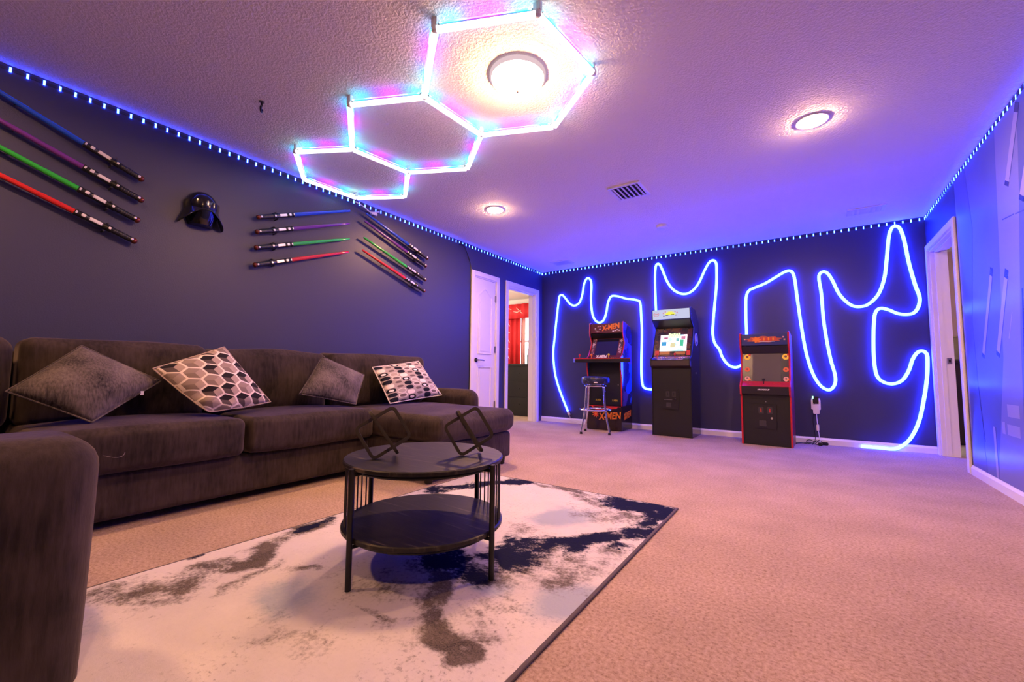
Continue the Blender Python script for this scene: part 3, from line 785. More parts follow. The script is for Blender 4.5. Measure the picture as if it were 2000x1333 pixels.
# main run
sofa.part('base', MB().cushion(X0, .80, -6.65, -3.90, .045, .275, r=.03, n=6), M_SOFA, smooth=True)
sofa.part('back_frame', MB().cushion(X0, .20, -6.6, -2.95, .28, .86, r=.05, n=6), M_SOFA, smooth=True)
for (a, b, sd) in ((-5.66, -4.80, 1), (-4.785, -3.905, 2)):
    sofa.part('seat_cushion', MB().cushion(.20, .86, a, b, .277, .49, r=.040, bulge=(.012, .004, .026), wr=.003, seed=sd), M_SOFA, smooth=True)
for (a, b, top, sd) in ((-5.655, -4.86, .925, 3), (-4.85, -4.03, .915, 4), (-4.02, -2.975, .918, 5)):
    sofa.part('back_cushion', MB().cushion(.17, .42, a, b, .47, top, r=.055, bulge=(.040, 0, .010), wr=.008, seed=sd), M_SOFA, smooth=True)
arm_end = MB().cushion(1.80, 2.11, -6.80, -5.660, -.15, .603, r=.080, bulge=(.012, .004, .004), wr=.002, seed=8)
arm_end.v = [(x, y - .012 * max(0, .6 - max(z, .014)) / .6 * (1 if y > -6 else 0), max(z, .014)) for x, y, z in arm_end.v]
# corner and return towards the viewer
sofa.part('back_cushion', MB().cushion(.17, .46, -6.50, -5.67, .47, .925, r=.07, bulge=(.02, 0, .01), wr=.004, seed=6), M_SOFA, smooth=True)
sofa.part('return_base', MB().cushion(.80, 1.80, -6.65, -5.72, .045, .275, r=.03, n=5), M_SOFA, smooth=True)
sofa.part('seat_cushion', MB().cushion(.47, 1.80, -6.45, -5.69, .277, .49, r=.05, bulge=(.0, .01, .012), wr=.003, seed=7), M_SOFA, smooth=True)
sofa.part('return_back', MB().cushion(.2, 1.80, -6.85, -6.50, .28, .90, r=.08, bulge=(0, .02, .01), wr=.004, seed=9), M_SOFA, smooth=True)
sofa.part('armrest', arm_end, M_SOFA, smooth=True)
# chaise
sofa.part('chaise_base', MB().cushion(X0, 1.455, -3.89, -2.95, .06, .275, r=.03, n=6), M_SOFA, smooth=True)
sofa.part('chaise_cushion', MB().cushion(.20, 1.50, -3.895, -2.94, .277, .465, r=.07, bulge=(.02, .004, .035), wr=.004, seed=10), M_SOFA, smooth=True)
sofa.part('armrest', MB().cushion(X0, .97, -2.94, -2.76, .05, .60, r=.085, bulge=(.01, .006, .012), wr=.003, seed=11), M_SOFA, smooth=True)
for x, y in ((.74, -5.60), (.12, -5.60), (1.40, -3.02), (1.38, -3.84), (.12, -3.0), (2.02, -5.78), (2.02, -6.60), (.12, -6.55)):
    sofa.part('foot', MB().lathe([(.022, 0), (.030, .01), (.036, .064), (.02, .066)], (x, y, .0118 if (x, y) == (2.02, -5.78) else 0), n=12), M_BLACK, smooth=True)
sofa.part('loose_thread', MB().tube(catmull([(2.105, -5.668, .555), (2.11, -5.652, .549), (2.107, -5.638, .547), (2.104, -5.630, .550), (2.104, -5.627, .557)], 6), .00035, 4), mat('pale_thread', (.5, .42, .4), .8), smooth=True)

# ---- throw pillows
def pillow(name, label, m, L, T, R, Bt, thick, edge_m=None, crumple=0.0, seed=1):
    """corner points left, top, right, bottom"""
    L, T, R, Bt = map(Vector, (L, T, R, Bt))
    c = (L + T + R + Bt) / 4
    nrm = ((R - L).cross(T - Bt)).normalized()
    if nrm.x < 0: nrm = -nrm
    N = 22; mb = MB(); uv = []
    rng = np.random.RandomState(seed); ph = rng.rand(4) * 6.28
    def P(i, j, s):
        u, v = i / N, j / N
        # pinch the edges inwards a little so that the corners stand out
        uu, vv = 2 * u - 1, 2 * v - 1
        pu = uu * (1 - .015 * (1 - vv * vv)); pv = vv * (1 - .015 * (1 - uu * uu))
        u2, v2 = (pu + 1) / 2, (pv + 1) / 2
        p = Bt * (1 - u2) * (1 - v2) + R * u2 * (1 - v2) + T * u2 * v2 + L * (1 - u2) * v2
        h = ((1 - uu ** 2) * (1 - vv ** 2)) ** .5
        h = h * (1 - .22 * (1 - h)) + .012 * math.sin(6 * uu + ph[0]) * math.sin(5 * vv + ph[1]) * h
        if crumple:
            k = max(0, 1 - (u * 1.0 + v * 1.0) / .75)
            p = p + nrm * (crumple * k * math.sin(14 * u + 3) * math.sin(19 * v + 1) * (1 if s > 0 else .6)) + Vector((0, 0, 1)) * (crumple * .9 * k * k)
        return p + nrm * (s * thick * h)
    vs, fs = [], []
    for s in (1, -1):
        o = len(vs)
        for j in range(N + 1):
            for i in range(N + 1):
                vs.append(P(i, j, s)); uv.append((i / N, j / N))
        for j in range(N):
            for i in range(N):
                a = o + j * (N + 1) + i; q = (a, a + 1, a + N + 2, a + N + 1)
                fs.append(q if s > 0 else q[::-1])
    mb.add(vs, fs)
    me = bpy.data.meshes.new(name); me.from_pydata([tuple(Vector(p) - c) for p in mb.v], [], mb.f)
    ul = me.uv_layers.new(name='UVMap')
    for lp in me.loops: ul.data[lp.index].uv = uv[lp.vertex_index]
    bm = bmesh.new(); bm.from_mesh(me); bmesh.ops.remove_doubles(bm, verts=bm.verts, dist=1e-5); bmesh.ops.recalc_face_normals(bm, faces=bm.faces); bm.to_mesh(me); bm.free()
    me.shade_smooth(); me.materials.append(m)
    o = bpy.data.objects.new(name, me); COL.objects.link(o); o.location = c
    tag(o, label, 'cushion', 'throw pillows on the sofa')
    edge = [P(i, 0, 0) for i in range(N)] + [P(N, j, 0) for j in range(N)] + [P(N - i, N, 0) for i in range(N)] + [P(0, N - j, 0) for j in range(N)]
    link('seam_piping', MB().tube(edge, .0045, 6, closed=True), edge_m or m, o, tuple(c), smooth=True)
    return o
p1 = pillow('throw_pillow', 'large dark tweed pillow tilted on its corner at the left end of the sofa', M_TWEED, (.60, -5.70, .665), (.47, -5.45, .89), (.56, -5.135, .705), (.70, -5.43, .512), .075, seed=1)
link('care_label', MB().box(.606, .608, -5.232, -5.218, .632, .653), M_WHITEINK, p1, tuple(p1.location))['label'] = 'tiny white care label'
pillow('throw_pillow', 'beige pillow printed with hexagons and cubes, crumpled at its lower corner', M_HEXC, (.60, -5.185, .775), (.52, -4.815, .917), (.62, -4.56, .562), (.72, -4.955, .506), .085, crumple=.03, seed=2)
pillow('throw_pillow', 'smaller dark tweed pillow in the middle of the sofa', M_TWEED, (.54, -4.16, .880), (.58, -3.81, .741), (.70, -3.965, .517), (.68, -4.40, .610), .06, seed=3)
pillow('throw_pillow', 'pillow with rows of black, grey and white ovals at the chaise end', M_OVALC, (.52, -3.69, .805), (.50, -3.15, .873), (.66, -2.99, .550), (.72, -3.655, .508), .07, mat('cream_piping', (.7, .62, .56), .9), seed=4)
# ================================================================== RUG
RX0, RX1, RY0, RY1 = 1.475, 2.925, -5.92, -3.392
rug = Thing('area_rug', 'abstract cream, taupe and navy area rug under the round coffee table', 'rug', ((RX0 + RX1) / 2, (RY0 + RY1) / 2, 0))
nx, ny = 146, 254
gx = np.linspace(RX0 + .008, RX1 - .008, nx); gy = np.linspace(RY0 + .008, RY1 - .008, ny)
GX, GY = np.meshgrid(gx, gy)
ink = np.zeros((3,) + GX.shape)
def lattice(fr, rng):
    g_ = rng.rand(80, 80); X, Y = (GX - RX0) * fr, (GY - RY0) * fr
    xi, yi = np.floor(X).astype(int) % 79, np.floor(Y).astype(int) % 79; fx, fy = X - np.floor(X), Y - np.floor(Y)
    fx, fy = fx * fx * (3 - 2 * fx), fy * fy * (3 - 2 * fy)
    return (g_[yi, xi] * (1 - fx) + g_[yi, xi + 1] * fx) * (1 - fy) + (g_[yi + 1, xi] * (1 - fx) + g_[yi + 1, xi + 1] * fx) * fy - .5
rg = np.random.RandomState(11)
fract = lambda f0: sum(lattice(f0 * 2 ** k, rg) * .55 ** k for k in range(4))
PX, PY = GX, GY                                    # plain positions
GX, GY = GX + .085 * fract(5.0), GY + .085 * fract(5.0)
def blob(ch, x, y, rx, ry, ang=0, s=1.0):
    a = math.radians(ang); dx, dy = GX - x, GY - y
    u = (dx * math.cos(a) + dy * math.sin(a)) / rx; v = (-dx * math.sin(a) + dy * math.cos(a)) / ry
    d = np.sqrt(u * u + v * v)
    ink[ch] = np.maximum(ink[ch], s * np.clip(1.5 - d, 0, 1))
def band(ch, P, w, s=1.0):
    for (x0, y0), (x1, y1) in zip(P[:-1], P[1:]):
        dx, dy = x1 - x0, y1 - y0; L2 = dx * dx + dy * dy
        t = np.clip(((GX - x0) * dx + (GY - y0) * dy) / L2, 0, 1)
        d = np.hypot(GX - x0 - t * dx, GY - y0 - t * dy) / w
        ink[ch] = np.maximum(ink[ch], s * np.clip(1.5 - d, 0, 1))
# navy
blob(0, 2.78, -3.47, .30, .085, -8, 1.0); blob(0, 2.86, -3.58, .10, .13, 0, .95)
band(0, [(2.93, -3.84), (2.82, -3.93), (2.72, -4.10), (2.60, -4.24), (2.46, -4.33)], .062, .92)
blob(0, 2.86, -3.92, .12, .085, 20, 1.0)
blob(0, 2.55, -4.48, .12, .085, -50, 1.0); blob(0, 2.42, -4.64, .12, .07, -30, .9)
blob(0, 2.62, -4.36, .07, .08, 0, .8); blob(0, 2.84, -4.10, .08, .05, 30, .8)
band(0, [(1.53, -4.02), (1.62, -3.80), (1.72, -3.62), (1.90, -3.45)], .060, .95)
blob(0, 2.72, -3.50, .24, .10, -6, 1.0); blob(0, 2.40, -4.66, .15, .10, -30, .95)
band(0, [(1.53, -4.66), (1.56, -4.86)], .030, .80); blob(0, 1.505, -5.24, .03, .03, 0, .85)
blob(0, 2.86, -3.72, .07, .10, 0, .85); blob(0, 2.62, -3.50, .12, .04, -10, .8)
blob(0, 2.70, -4.22, .10, .07, -40, .85); blob(0, 2.50, -4.38, .10, .05, 30, .85); blob(0, 2.47, -4.58, .10, .09, 0, .85); blob(0, 2.33, -4.62, .10, .08, 0, .75)
blob(0, 2.62, -4.48, .06, .05, 0, .75); blob(0, 1.66, -3.72, .08, .10, -60, .9); blob(0, 1.58, -3.98, .09, .06, 60, .8)
# taupe
blob(1, 2.58, -4.30, .26, .10, -35, .75); blob(1, 2.72, -4.52, .16, .10, 30, .75); blob(1, 2.50, -4.66, .16, .08, 0, .72); blob(1, 2.36, -4.76, .14, .06, 0, .6)
blob(1, 2.78, -3.66, .14, .10, -20, .75); blob(1, 2.55, -3.80, .16, .06, -40, .6); blob(1, 2.84, -4.20, .07, .09, 0, .7)
blob(1, 2.66, -4.92, .10, .05, 0, .55); blob(1, 2.74, -4.98, .08, .04, 30, .6); blob(1, 2.40, -4.86, .08, .06, 0, .6)
blob(1, 2.17, -3.44, .40, .055, -4, .85); blob(1, 2.45, -3.56, .20, .06, -20, .7)
blob(1, 2.64, -3.74, .15, .10, -30, .62); blob(1, 2.72, -4.40, .17, .12, 40, .72); blob(1, 2.80, -4.28, .10, .07, 0, .6)
blob(1, 2.64, -4.56, .10, .08, 0, .62); blob(1, 2.50, -4.20, .12, .08, 0, .6)
band(1, [(2.40, -4.80), (2.47, -4.91), (2.56, -4.99), (2.66, -5.03), (2.79, -5.075)], .048, 1.15)
band(1, [(2.36, -5.08), (2.42, -5.09), (2.48, -5.07), (2.53, -5.03)], .020, .72)
band(1, [(1.50, -5.52), (1.60, -5.49), (1.72, -5.43), (1.80, -5.41), (1.70, -5.32), (1.64, -5.24), (1.72, -5.18), (1.66, -5.09), (1.60, -4.98), (1.56, -4.86), (1.54, -4.72)], .070, 1.0)
band(1, [(1.90, -5.31), (1.84, -5.20), (1.80, -5.09)], .03, .65); blob(1, 1.97, -5.06, .11, .03, 20, .62); blob(1, 2.12, -5.02, .10, .05, 0, .4)
blob(1, 2.25, -4.95, .16, .10, 30, .38); blob(1, 2.70, -4.80, .12, .07, 0, .42); blob(1, 2.30, -5.30, .15, .08, 0, .38); blob(1, 2.62, -5.12, .18, .06, -10, .42)
# pale blue grey
blob(2, 2.85, -4.62, .10, .17, -25, .9); blob(2, 2.46, -3.90, .14, .18, -30, .9); blob(2, 2.10, -5.20, .16, .10, 0, .7); blob(2, 2.55, -4.72, .10, .08, 0, .7); blob(2, 2.16, -4.80, .12, .10, 0, .5); blob(2, 1.78, -5.62, .2, .08, 0, .4)
GX, GY = PX, PY
for ch, k_ in ((0, 1.04), (1, .98)): ink[ch] *= np.clip(k_ + .85 * fract(9.0), .4, 1.2)
vs = [(x, y, .011) for y in gy for x in gx]
fs = [(j * nx + i, j * nx + i + 1, (j + 1) * nx + i + 1, (j + 1) * nx + i) for j in range(ny - 1) for i in range(nx - 1)]
o = rug.part('pile', MB().add(vs, fs), M_RUG)
at = o.data.color_attributes.new('ink', 'FLOAT_COLOR', 'POINT')
arr = np.ones((nx * ny, 4), dtype=np.float32); arr[:, 0] = ink[0].ravel(); arr[:, 1] = ink[1].ravel(); arr[:, 2] = ink[2].ravel()
at.data.foreach_set('color', arr.ravel())
rug.part('backing', MB().box(RX0, RX1, RY0, RY1, .001, .0105), M_RUGEDGE)
for a, b in (((RX0, RY0), (RX1, RY0)), ((RX1, RY0), (RX1, RY1)), ((RX1, RY1), (RX0, RY1)), ((RX0, RY1), (RX0, RY0))):
    rug.part('binding', MB().cyl((*a, .0062), (*b, .0062), .0052, n=8), M_RUGEDGE, smooth=True)

# ================================================================== COFFEE TABLE
TX, TY, ZTOP = 2.252, -4.713, .432
FZ = .0118
tb = Thing('coffee_table', 'round black wood coffee table with lower shelf and wire sides on rug', 'table', (TX, TY, FZ))
def disc(z0, z1, r): return MB().lathe([(r - .004, z0), (r, z0 + .004), (r, z1 - .004), (r - .004, z1)], (TX, TY, 0), n=72)
tb.part('tabletop', disc(ZTOP - .018, ZTOP, .318), M_TABLE, smooth=True, angle=30)
tb.part('shelf', disc(.165, .185, .318), M_TABLE, smooth=True, angle=30)
for zz in (.155, .404):
    tb.part('support_ring', MB().tube([(TX + .285 * math.cos(a), TY + .285 * math.sin(a), zz) for a in np.linspace(0, 2 * PI, 48, endpoint=False)], .008, 6, closed=True), M_BLKMETAL, smooth=True)
LA = [265, 183, 88.5, 5.6]
for a in LA:
    a = math.radians(a); ca, sa = math.cos(a), math.sin(a); px, py = TX + .326 * ca, TY + .326 * sa
    tb.part('leg', MB().cyl((px, py, FZ), (px, py, ZTOP - .006), .0105, n=14).box(px - .004, px + .004, py - .004, py + .004, FZ, FZ + .001), M_BLKMETAL, smooth=True)
    for zz in (.155, .404):
        tb.part('bracket', MB().cyl((TX + .280 * ca, TY + .280 * sa, zz), (px, py, zz), .007, n=8), M_BLKMETAL, smooth=True)
for a0, a1 in ((183, 265), (5.6, 88.5)):
    for k in range(1, 14):
        a = math.radians(a0 + (a1 - a0) * (k + .5) / 15); px, py = TX + .309 * math.cos(a), TY + .303 * math.sin(a)
        tb.part('wire', MB().cyl((px, py, .184), (px, py, ZTOP - .017), .0030, n=6), M_BLKMETAL, smooth=True)

# ---- knot sculptures: two interlocking rounded square rings
def rsq(hw, hh, rad, n=5):
    P = []
    for (sx, sy, a0) in ((1, 1, 0), (-1, 1, 90), (-1, -1, 180), (1, -1, 270)):
        for k in range(n + 1):
            a = math.radians(a0 + 90 * k / n)
            P.append((sx * (hw - rad) + rad * math.cos(a), sy * (hh - rad) + rad * math.sin(a)))
    return P
def ring_bar(pts, w, t, M):
    """rectangular bar swept round a closed 2-D outline; w in plane, t across"""
    n = len(pts); vs = []
    for i in range(n):
        p = Vector(pts[i]); d = (Vector(pts[(i + 1) % n]) - Vector(pts[i - 1])).normalized(); q = Vector((-d.y, d.x))
        for a, b in ((-w, -t), (w, -t), (w, t), (-w, t)):
            vs.append(M @ Vector((p.x + q.x * a / 2, p.y + q.y * a / 2, b / 2)))
    fs = [(i * 4 + k, i * 4 + (k + 1) % 4, ((i + 1) % n) * 4 + (k + 1) % 4, ((i + 1) % n) * 4 + k) for i in range(n) for k in range(4)]
    return MB().add(vs, fs)
def knot(cx, cy, cz, label, lean=20, yaw=0, k=1.0, angB=56, angA=-31, wA=.176, hA=.150, LB=.200, DB=.150):
    t = Thing('knot_sculpture', label, 'sculpture', (cx, cy, ZTOP), group='knot sculptures on the coffee table')
    vd = Vector((3.5549 - cx, -5.9671 - cy, 0)).normalized()      # towards the seat side of the room
    vd = Matrix.Rotation(math.radians(yaw), 3, 'Z') @ vd
    rt = Vector((-vd.y, vd.x, 0)); up = Vector((0, 0, 1))
    Ml = Matrix.Rotation(math.radians(-lean), 3, rt)
    vd2, up2 = Ml @ vd, Ml @ up
    def frame(xa, ya):
        za = xa.cross(ya); M = Matrix.Identity(4)
        for i in range(3): M[i][0], M[i][1], M[i][2] = xa[i], ya[i], za[i]
        return M
    a = math.radians(-angA); ax = (rt * math.cos(a) + up2 * math.sin(a)); ay = (-rt * math.sin(a) + up2 * math.cos(a))
    A = ring_bar(rsq(wA / 2 * k - .007, hA / 2 * k - .007, .018), .0125, .020, frame(ax, ay))
    b = math.radians(-angB); bx = (rt * math.cos(b) + up2 * math.sin(b))
    Bm = ring_bar(rsq(LB / 2 * k - .007, DB / 2 * k, .018), .0125, .011, frame(bx, vd2))
    zmin = min(min(p[2] for p in A.v), min(p[2] for p in Bm.v)); dz = ZTOP - zmin + .0003
    for nm, mb in (('ring', A), ('ring', Bm)):
        mb.shift((cx, cy, dz)); t.part(nm, mb, M_BRONZE, bevel=.002)
knot(2.181, -4.873, .52, 'dark bronze knot of two square rings on table, nearer the tweed pillows', lean=9)
knot(2.403, -4.618, .52, 'dark bronze knot of two square rings on table, nearer the chaise end', lean=9, yaw=3, angB=58, wA=.168, hA=.15, LB=.195)

# ================================================================== TOY SWORDS
M_GRIP = mat('black_ribbed_grip', (.014, .014, .018), .35)
BL = {'blue': (.012, .07, .50), 'purple': (.14, .03, .22), 'green': (.03, .42, .04), 'red': (.55, .025, .02)}
M_BL = {}
for k, c in BL.items():
    m = mat('translucent_%s_blade' % k, c, .16, spec=.6, coat=.4); M_BL[k] = m
def sword(end, tip, colr, label, grp, flip=1):
    """end, tip: (y,z) on the left wall"""
    xw = .050
    E = Vector((xw, end[0], end[1])); T = Vector((xw, tip[0], tip[1])); d = (T - E).normalized(); E0 = E.copy()
    t = Thing('toy_sword', label, 'toy sword', tuple(E), group=grp)
    at = lambda s: E0 + d * s
    n = Vector((1, 0, 0)); q = n.cross(d)
    if q.z < 0: q = -q
    # blade in four telescoping stages
    Lb = .875; h = .305
    st = [(h, .0165, .0160), (h + .15, .0150, .0145), (h + .30, .0135, .0128), (h + .44, .0118, .0105)]
    bl = MB()
    prof = []
    for i, (s0, r0, r1) in enumerate(st):
        s1 = st[i + 1][0] if i < 3 else Lb - .008
        prof += [(r0, s0), (r1, s1)]
    prof += [(.006, Lb)]
    t.part('blade', MB().lathe(prof, E, axis=d, n=18), M_BL[colr], smooth=True, angle=50)
    t.part('grip', MB().lathe([(.015, .018), (.0175, .024)] + [(r, .03 + .0105 * i + o) for i in range(9) for r, o in ((.0175, 0), (.0182, .003), (.0182, .007), (.0172, .0095))] + [(.0165, .126)], E, axis=d, n=18), M_GRIP, smooth=True, angle=35)
    t.part('pommel', MB().lathe([(.006, -.004), (.015, .0), (.0195, .008), (.0195, .016), (.0155, .022)], E, axis=d, n=18), M_COPPER, smooth=True)
    t.part('pommel_stud', MB().lathe([(.0075, 0), (.0075, .006), (.003, .008)], at(.027) + n * .0155, axis=n, n=10), M_SILVER, smooth=True)
    t.part('hilt_body', MB().lathe([(.0165, .125), (.0205, .128), (.0205, .150), (.0178, .154), (.0178, .250), (.020, .254), (.020, .268), (.0185, .272), (.0185, .292), (.0205, .294), (.0205, .304), (.017, .308)], E, axis=d, n=18), M_BLACK, smooth=True, angle=35)
    def pad(nm, s0, s1, w, m, lift=.0178, bev=.003):
        P = [at(s0) + q * w / 2, at(s1) + q * w / 2, at(s1) - q * w / 2, at(s0) - q * w / 2]
        t.part(nm, MB().prism([p + n * (lift - .004) for p in P], n * .0065), m, bevel=bev)
    pad('display_window', .176, .240, .020, M_SILVER)
    pad('button', .134, .147, .014, M_SILVER, .0205, .002)
    pad('emitter_plate', .256, .276, .018, M_SILVER, .0195, .002)
    pad('collar_plate', .294, .303, .016, M_SILVER, .0195, .001)
    for s in (.158,):
        ang = np.linspace(-.35 * PI, 1.35 * PI, 14)
        c = at(s)
        t.part('wall_clip', MB().tube([c + (q * math.cos(a) - n * math.sin(a)) * .0225 for a in ang], .0026, 5).box(.0, xw - .020, c.y - .006, c.y + .006, c.z - .006, c.z + .006), M_BLACK, smooth=True)
        for sg in (1, -1):
            p = c + q * sg * .026
            t.part('clip_tab', MB().cyl((.0, p.y, p.z), (xw + .006, p.y, p.z), .0055, n=8), M_BLACK)
    c = at(.60); t.part('wall_clip', MB().cyl((0, c.y, c.z), (xw - .0135, c.y, c.z), .004, n=8), M_BLACK)
pos = {'blue': 'top', 'purple': 'second', 'green': 'third', 'red': 'bottom'}
G1 = {'blue': ((-5.16, 2.001), (-5.774, 2.249)), 'purple': ((-5.152, 1.863), (-5.764, 2.096)), 'green': ((-5.164, 1.726), (-5.754, 1.95)), 'red': ((-5.171, 1.586), (-5.745, 1.80))}
G2 = {'blue': ((-4.462, 1.972), (-3.643, 2.294)), 'purple': ((-4.466, 1.853), (-3.648, 2.168)), 'green': ((-4.467, 1.726), (-3.658, 2.016)), 'red': ((-4.468, 1.588), (-3.636, 1.898))}
G3 = {'blue': ((-2.635, 2.062), (-3.425, 2.308)), 'purple': ((-2.655, 1.968), (-3.469, 2.237)), 'green': ((-2.657, 1.809), (-3.462, 2.069)), 'red': ((-2.669, 1.678), (-3.486, 1.945))}
for G, where, g in ((G1, 'left of the black helmet', 'toy swords left of the helmet'), (G2, 'right of the black helmet', 'toy swords right of the helmet'), (G3, 'nearest the white panel door', 'toy swords near the panel door')):
    for k, (e, tp) in G.items():
        sword(e, tp, k, '%s-bladed toy sword, %s of the four %s' % (k, {'blue': 'top', 'purple': 'second', 'green': 'third', 'red': 'lowest'}[k], where), g)

# ================================================================== HELMET ON THE WALL (plain black flared helmet)
hm = Thing('wall_helmet', 'glossy plain black helmet with flared skirt hung on the dark wall between the swords', 'helmet', (0, -4.82, 1.92))
cy, cz = -4.82, 1.922
vs = []; nu, nv = 28, 16
for j in range(nv + 1):
    v = j / nv
    for i in range(nu + 1):
        a = PI * i / nu                        # 0..pi from +y side to -y side, bulging to +x
        if v < .5:
            t = v / .5 * PI / 2; r = math.sin(t); z = .130 * math.cos(t); w = .100 * r; dp = .115 * r
        else:
            t = (v - .5) / .5; w = .100 + .040 * t ** 1.3; dp = .115 + .012 * t; z = -.125 * t
        x = .004 + dp * math.sin(a) ** .85 if 0 < i < nu else .004
        y = w * math.cos(a)
        front = math.sin(a) ** 2
        if v >= .5: z = z * (1 - .80 * front ** 1.2)
        vs.append((x, cy + y, cz + z))
fs = [(j * (nu + 1) + i, j * (nu + 1) + i + 1, (j + 1) * (nu + 1) + i + 1, (j + 1) * (nu + 1) + i) for j in range(nv) for i in range(nu)]
o = hm.part('dome', MB().add(vs, fs), M_BLKGLOSS, smooth=True, angle=80)
sd = o.modifiers.new('thickness', 'SOLIDIFY'); sd.thickness = .006; sd.offset = -1
vs = []; nu, nv = 20, 10
for j in range(nv + 1):
    v = j / nv; z = .040 - .165 * v; w = .108 - .036 * v ** 2; dp = .128 - .036 * v ** 2
    for i in range(nu + 1):
        a = PI * i / nu; vs.append((.004 + dp * math.sin(a), cy + w * math.cos(a), cz + z))
fs = [(j * (nu + 1) + i, j * (nu + 1) + i + 1, (j + 1) * (nu + 1) + i + 1, (j + 1) * (nu + 1) + i) for j in range(nv) for i in range(nu)]
fs.append(tuple(nv * (nu + 1) + i for i in range(nu + 1)))
hm.part('lower_shell', MB().add(vs, fs), M_BLKGLOSS, smooth=True, angle=60)

# ================================================================== ARCADE MACHINES
def side(prof, x0, x1):
    return MB().prism([(x0, y, z) for y, z in prof], (x1 - x0, 0, 0))
def edge_strip(prof, x, r):
    return MB().tube([(x, y, z) for y, z in prof], r, 6)
def quad_panel(x0, x1, a, b, t=.012):
    """slanted panel between (y,z) a (bottom) and b (top), thickness towards the back"""
    d = Vector((b[0] - a[0], b[1] - a[1])).normalized(); n = Vector((d.y, -d.x)) * t
    return MB().prism([(x0, a[0], a[1]), (x0, b[0], b[1]), (x0, b[0] + n.x, b[1] + n.y), (x0, a[0] + n.x, a[1] + n.y)], (x1 - x0, 0, 0))
def on_panel(a, b, u, v, x, lift):
    """point on the slanted panel a->b at fraction v, lifted towards the viewer"""
    d = Vector((b[0] - a[0], b[1] - a[1])); L = d.length; d.normalize(); n = Vector((-d.y, d.x))
    return (x, a[0] + d.x * L * v + n.x * lift, a[1] + d.y * L * v + n.y * lift)
def patch(a, b, x0, x1, v0, v1, lift=.001, t=.0015):
    P = [on_panel(a, b, 0, v0, x0, lift), on_panel(a, b, 0, v0, x1, lift), on_panel(a, b, 0, v1, x1, lift), on_panel(a, b, 0, v1, x0, lift)]
    d = Vector((b[0] - a[0], b[1] - a[1])).normalized(); n = Vector((0, -d.y, d.x)) * t
    return MB().prism(P, n)
def stick(t, x, y, z, m, dk):
    t.part('joystick', MB().cyl((x, y, z), (x, y, z + .045), .004, n=8).lathe([(.004, .034), (.012, .040), (.0155, .051), (.012, .062), (.003, .067)], (x, y, z), n=12), m, smooth=True, under=dk)
def button(t, x, y, z, m, dk, r=.011):
    t.part('button', MB().lathe([(r, 0), (r, .005), (r * .7, .008), (.002, .0085)], (x, y, z), n=12), m, smooth=True, under=dk)
def coin_door(t, x0, x1, z0, z1, y, knob, slots):
    cd = t.part('coin_door', MB().box(x0, x1, y - .012, y, z0, z1), M_BLACK, bevel=.004)
    w = (x1 - x0); h = z1 - z0; xc = (x0 + x1) / 2
    for s in (-1, 1):
        t.part('coin_return', MB().box(xc + s * w * .2 - w * .12, xc + s * w * .2 + w * .12, y - .018, y - .011, z1 - h * .38, z1 - h * .10), mat('dark_graphite', (.045, .042, .045), .3), bevel=.003, under=cd)
        t.part('coin_slot', MB().box(xc + s * w * .2 - .004, xc + s * w * .2 + .004, y - .020, y - .0175, z1 - h * .32, z1 - h * .16), slots, under=cd)
    t.part('cash_flap', MB().box(xc - w * .30, xc + w * .02, y - .018, y - .011, z0 + h * .10, z0 + h * .34), mat('dark_graphite', (.045, .042, .045), .3), bevel=.003, under=cd)
    t.part('lock', MB().cyl((xc + w * .28, y - .012, z0 + h * knob), (xc + w * .28, y - .024, z0 + h * knob), .012, n=14), M_CHROME, smooth=True, under=cd)

# ---------- machine A: four-player cabinet on a riser
A = Thing('arcade_machine', 'red trimmed arcade machine with orange X-MEN lettering behind the bar stool', 'arcade machine', (1.009, -.457, 0), math.radians(.57), 'arcade machines')
WA = .50
M_DKRED = mat('maroon_print', (.10, .012, .016), .3)
M_SIDEA = art_mat('blue_action_print', [(.012, .02, .09), (.015, .04, .20), (.03, .03, .12), (.02, .10, .32), (.01, .012, .05), (.10, .06, .16)], 6, .07, 1.3)
rs = A.part('riser', MB().box(0, WA, 0, .435, .004, .332), mat('black_riser_print', (.020, .010, .010), .22), bevel=.004)
A.part('riser_flash', MB().prism([(.06, -.001, .335), (.20, -.001, .275), (.30, -.001, .315), (.46, -.001, .332), (.43, -.001, .300), (.30, -.001, .285), (.20, -.001, .245), (.10, -.001, .285)], (0, -.0015, 0)), M_REDINK, under=rs)
A.part('lettering', place(text_mesh('X-MEN', .125, shear=.15, offset=.004, sx=.80), (.335, -.002, .195), (1, 0, .10), (-.05, 0, 1)), M_ORANGE, under=rs)
A.part('round_emblem', MB().lathe([(.035, 0), (.035, .0015)], (.135, 0, .215), axis=(0, -1, 0), n=18), M_REDINK, under=rs)
A.part('emblem_core', MB().lathe([(.018, .0015), (.018, .003)], (.135, 0, .215), axis=(0, -1, 0), n=18), M_ORANGE, under=rs)
for k in range(9):
    a = 2 * PI * k / 9; A.part('emblem_ray', MB().prism([(.135 + .030 * math.cos(a - .2), -.0005, .215 + .03 * math.sin(a - .2)), (.135 + .060 * math.cos(a), -.0005, .215 + .052 * math.sin(a)), (.135 + .030 * math.cos(a + .2), -.0005, .215 + .03 * math.sin(a + .2))], (0, -.001, 0)), M_ORANGE, under=rs)
A.part('lettering', place(text_mesh('X-MEN', .12, shear=.15, offset=.003, sx=.75), (WA + .002, .23, .20), (0, 1, .12), (0, -.08, 1)), M_ORANGE, under=rs)
A.part('front_seam', MB().box(.01, WA - .01, -.0012, 0, .322, .331), M_REDTRIM, under=rs)
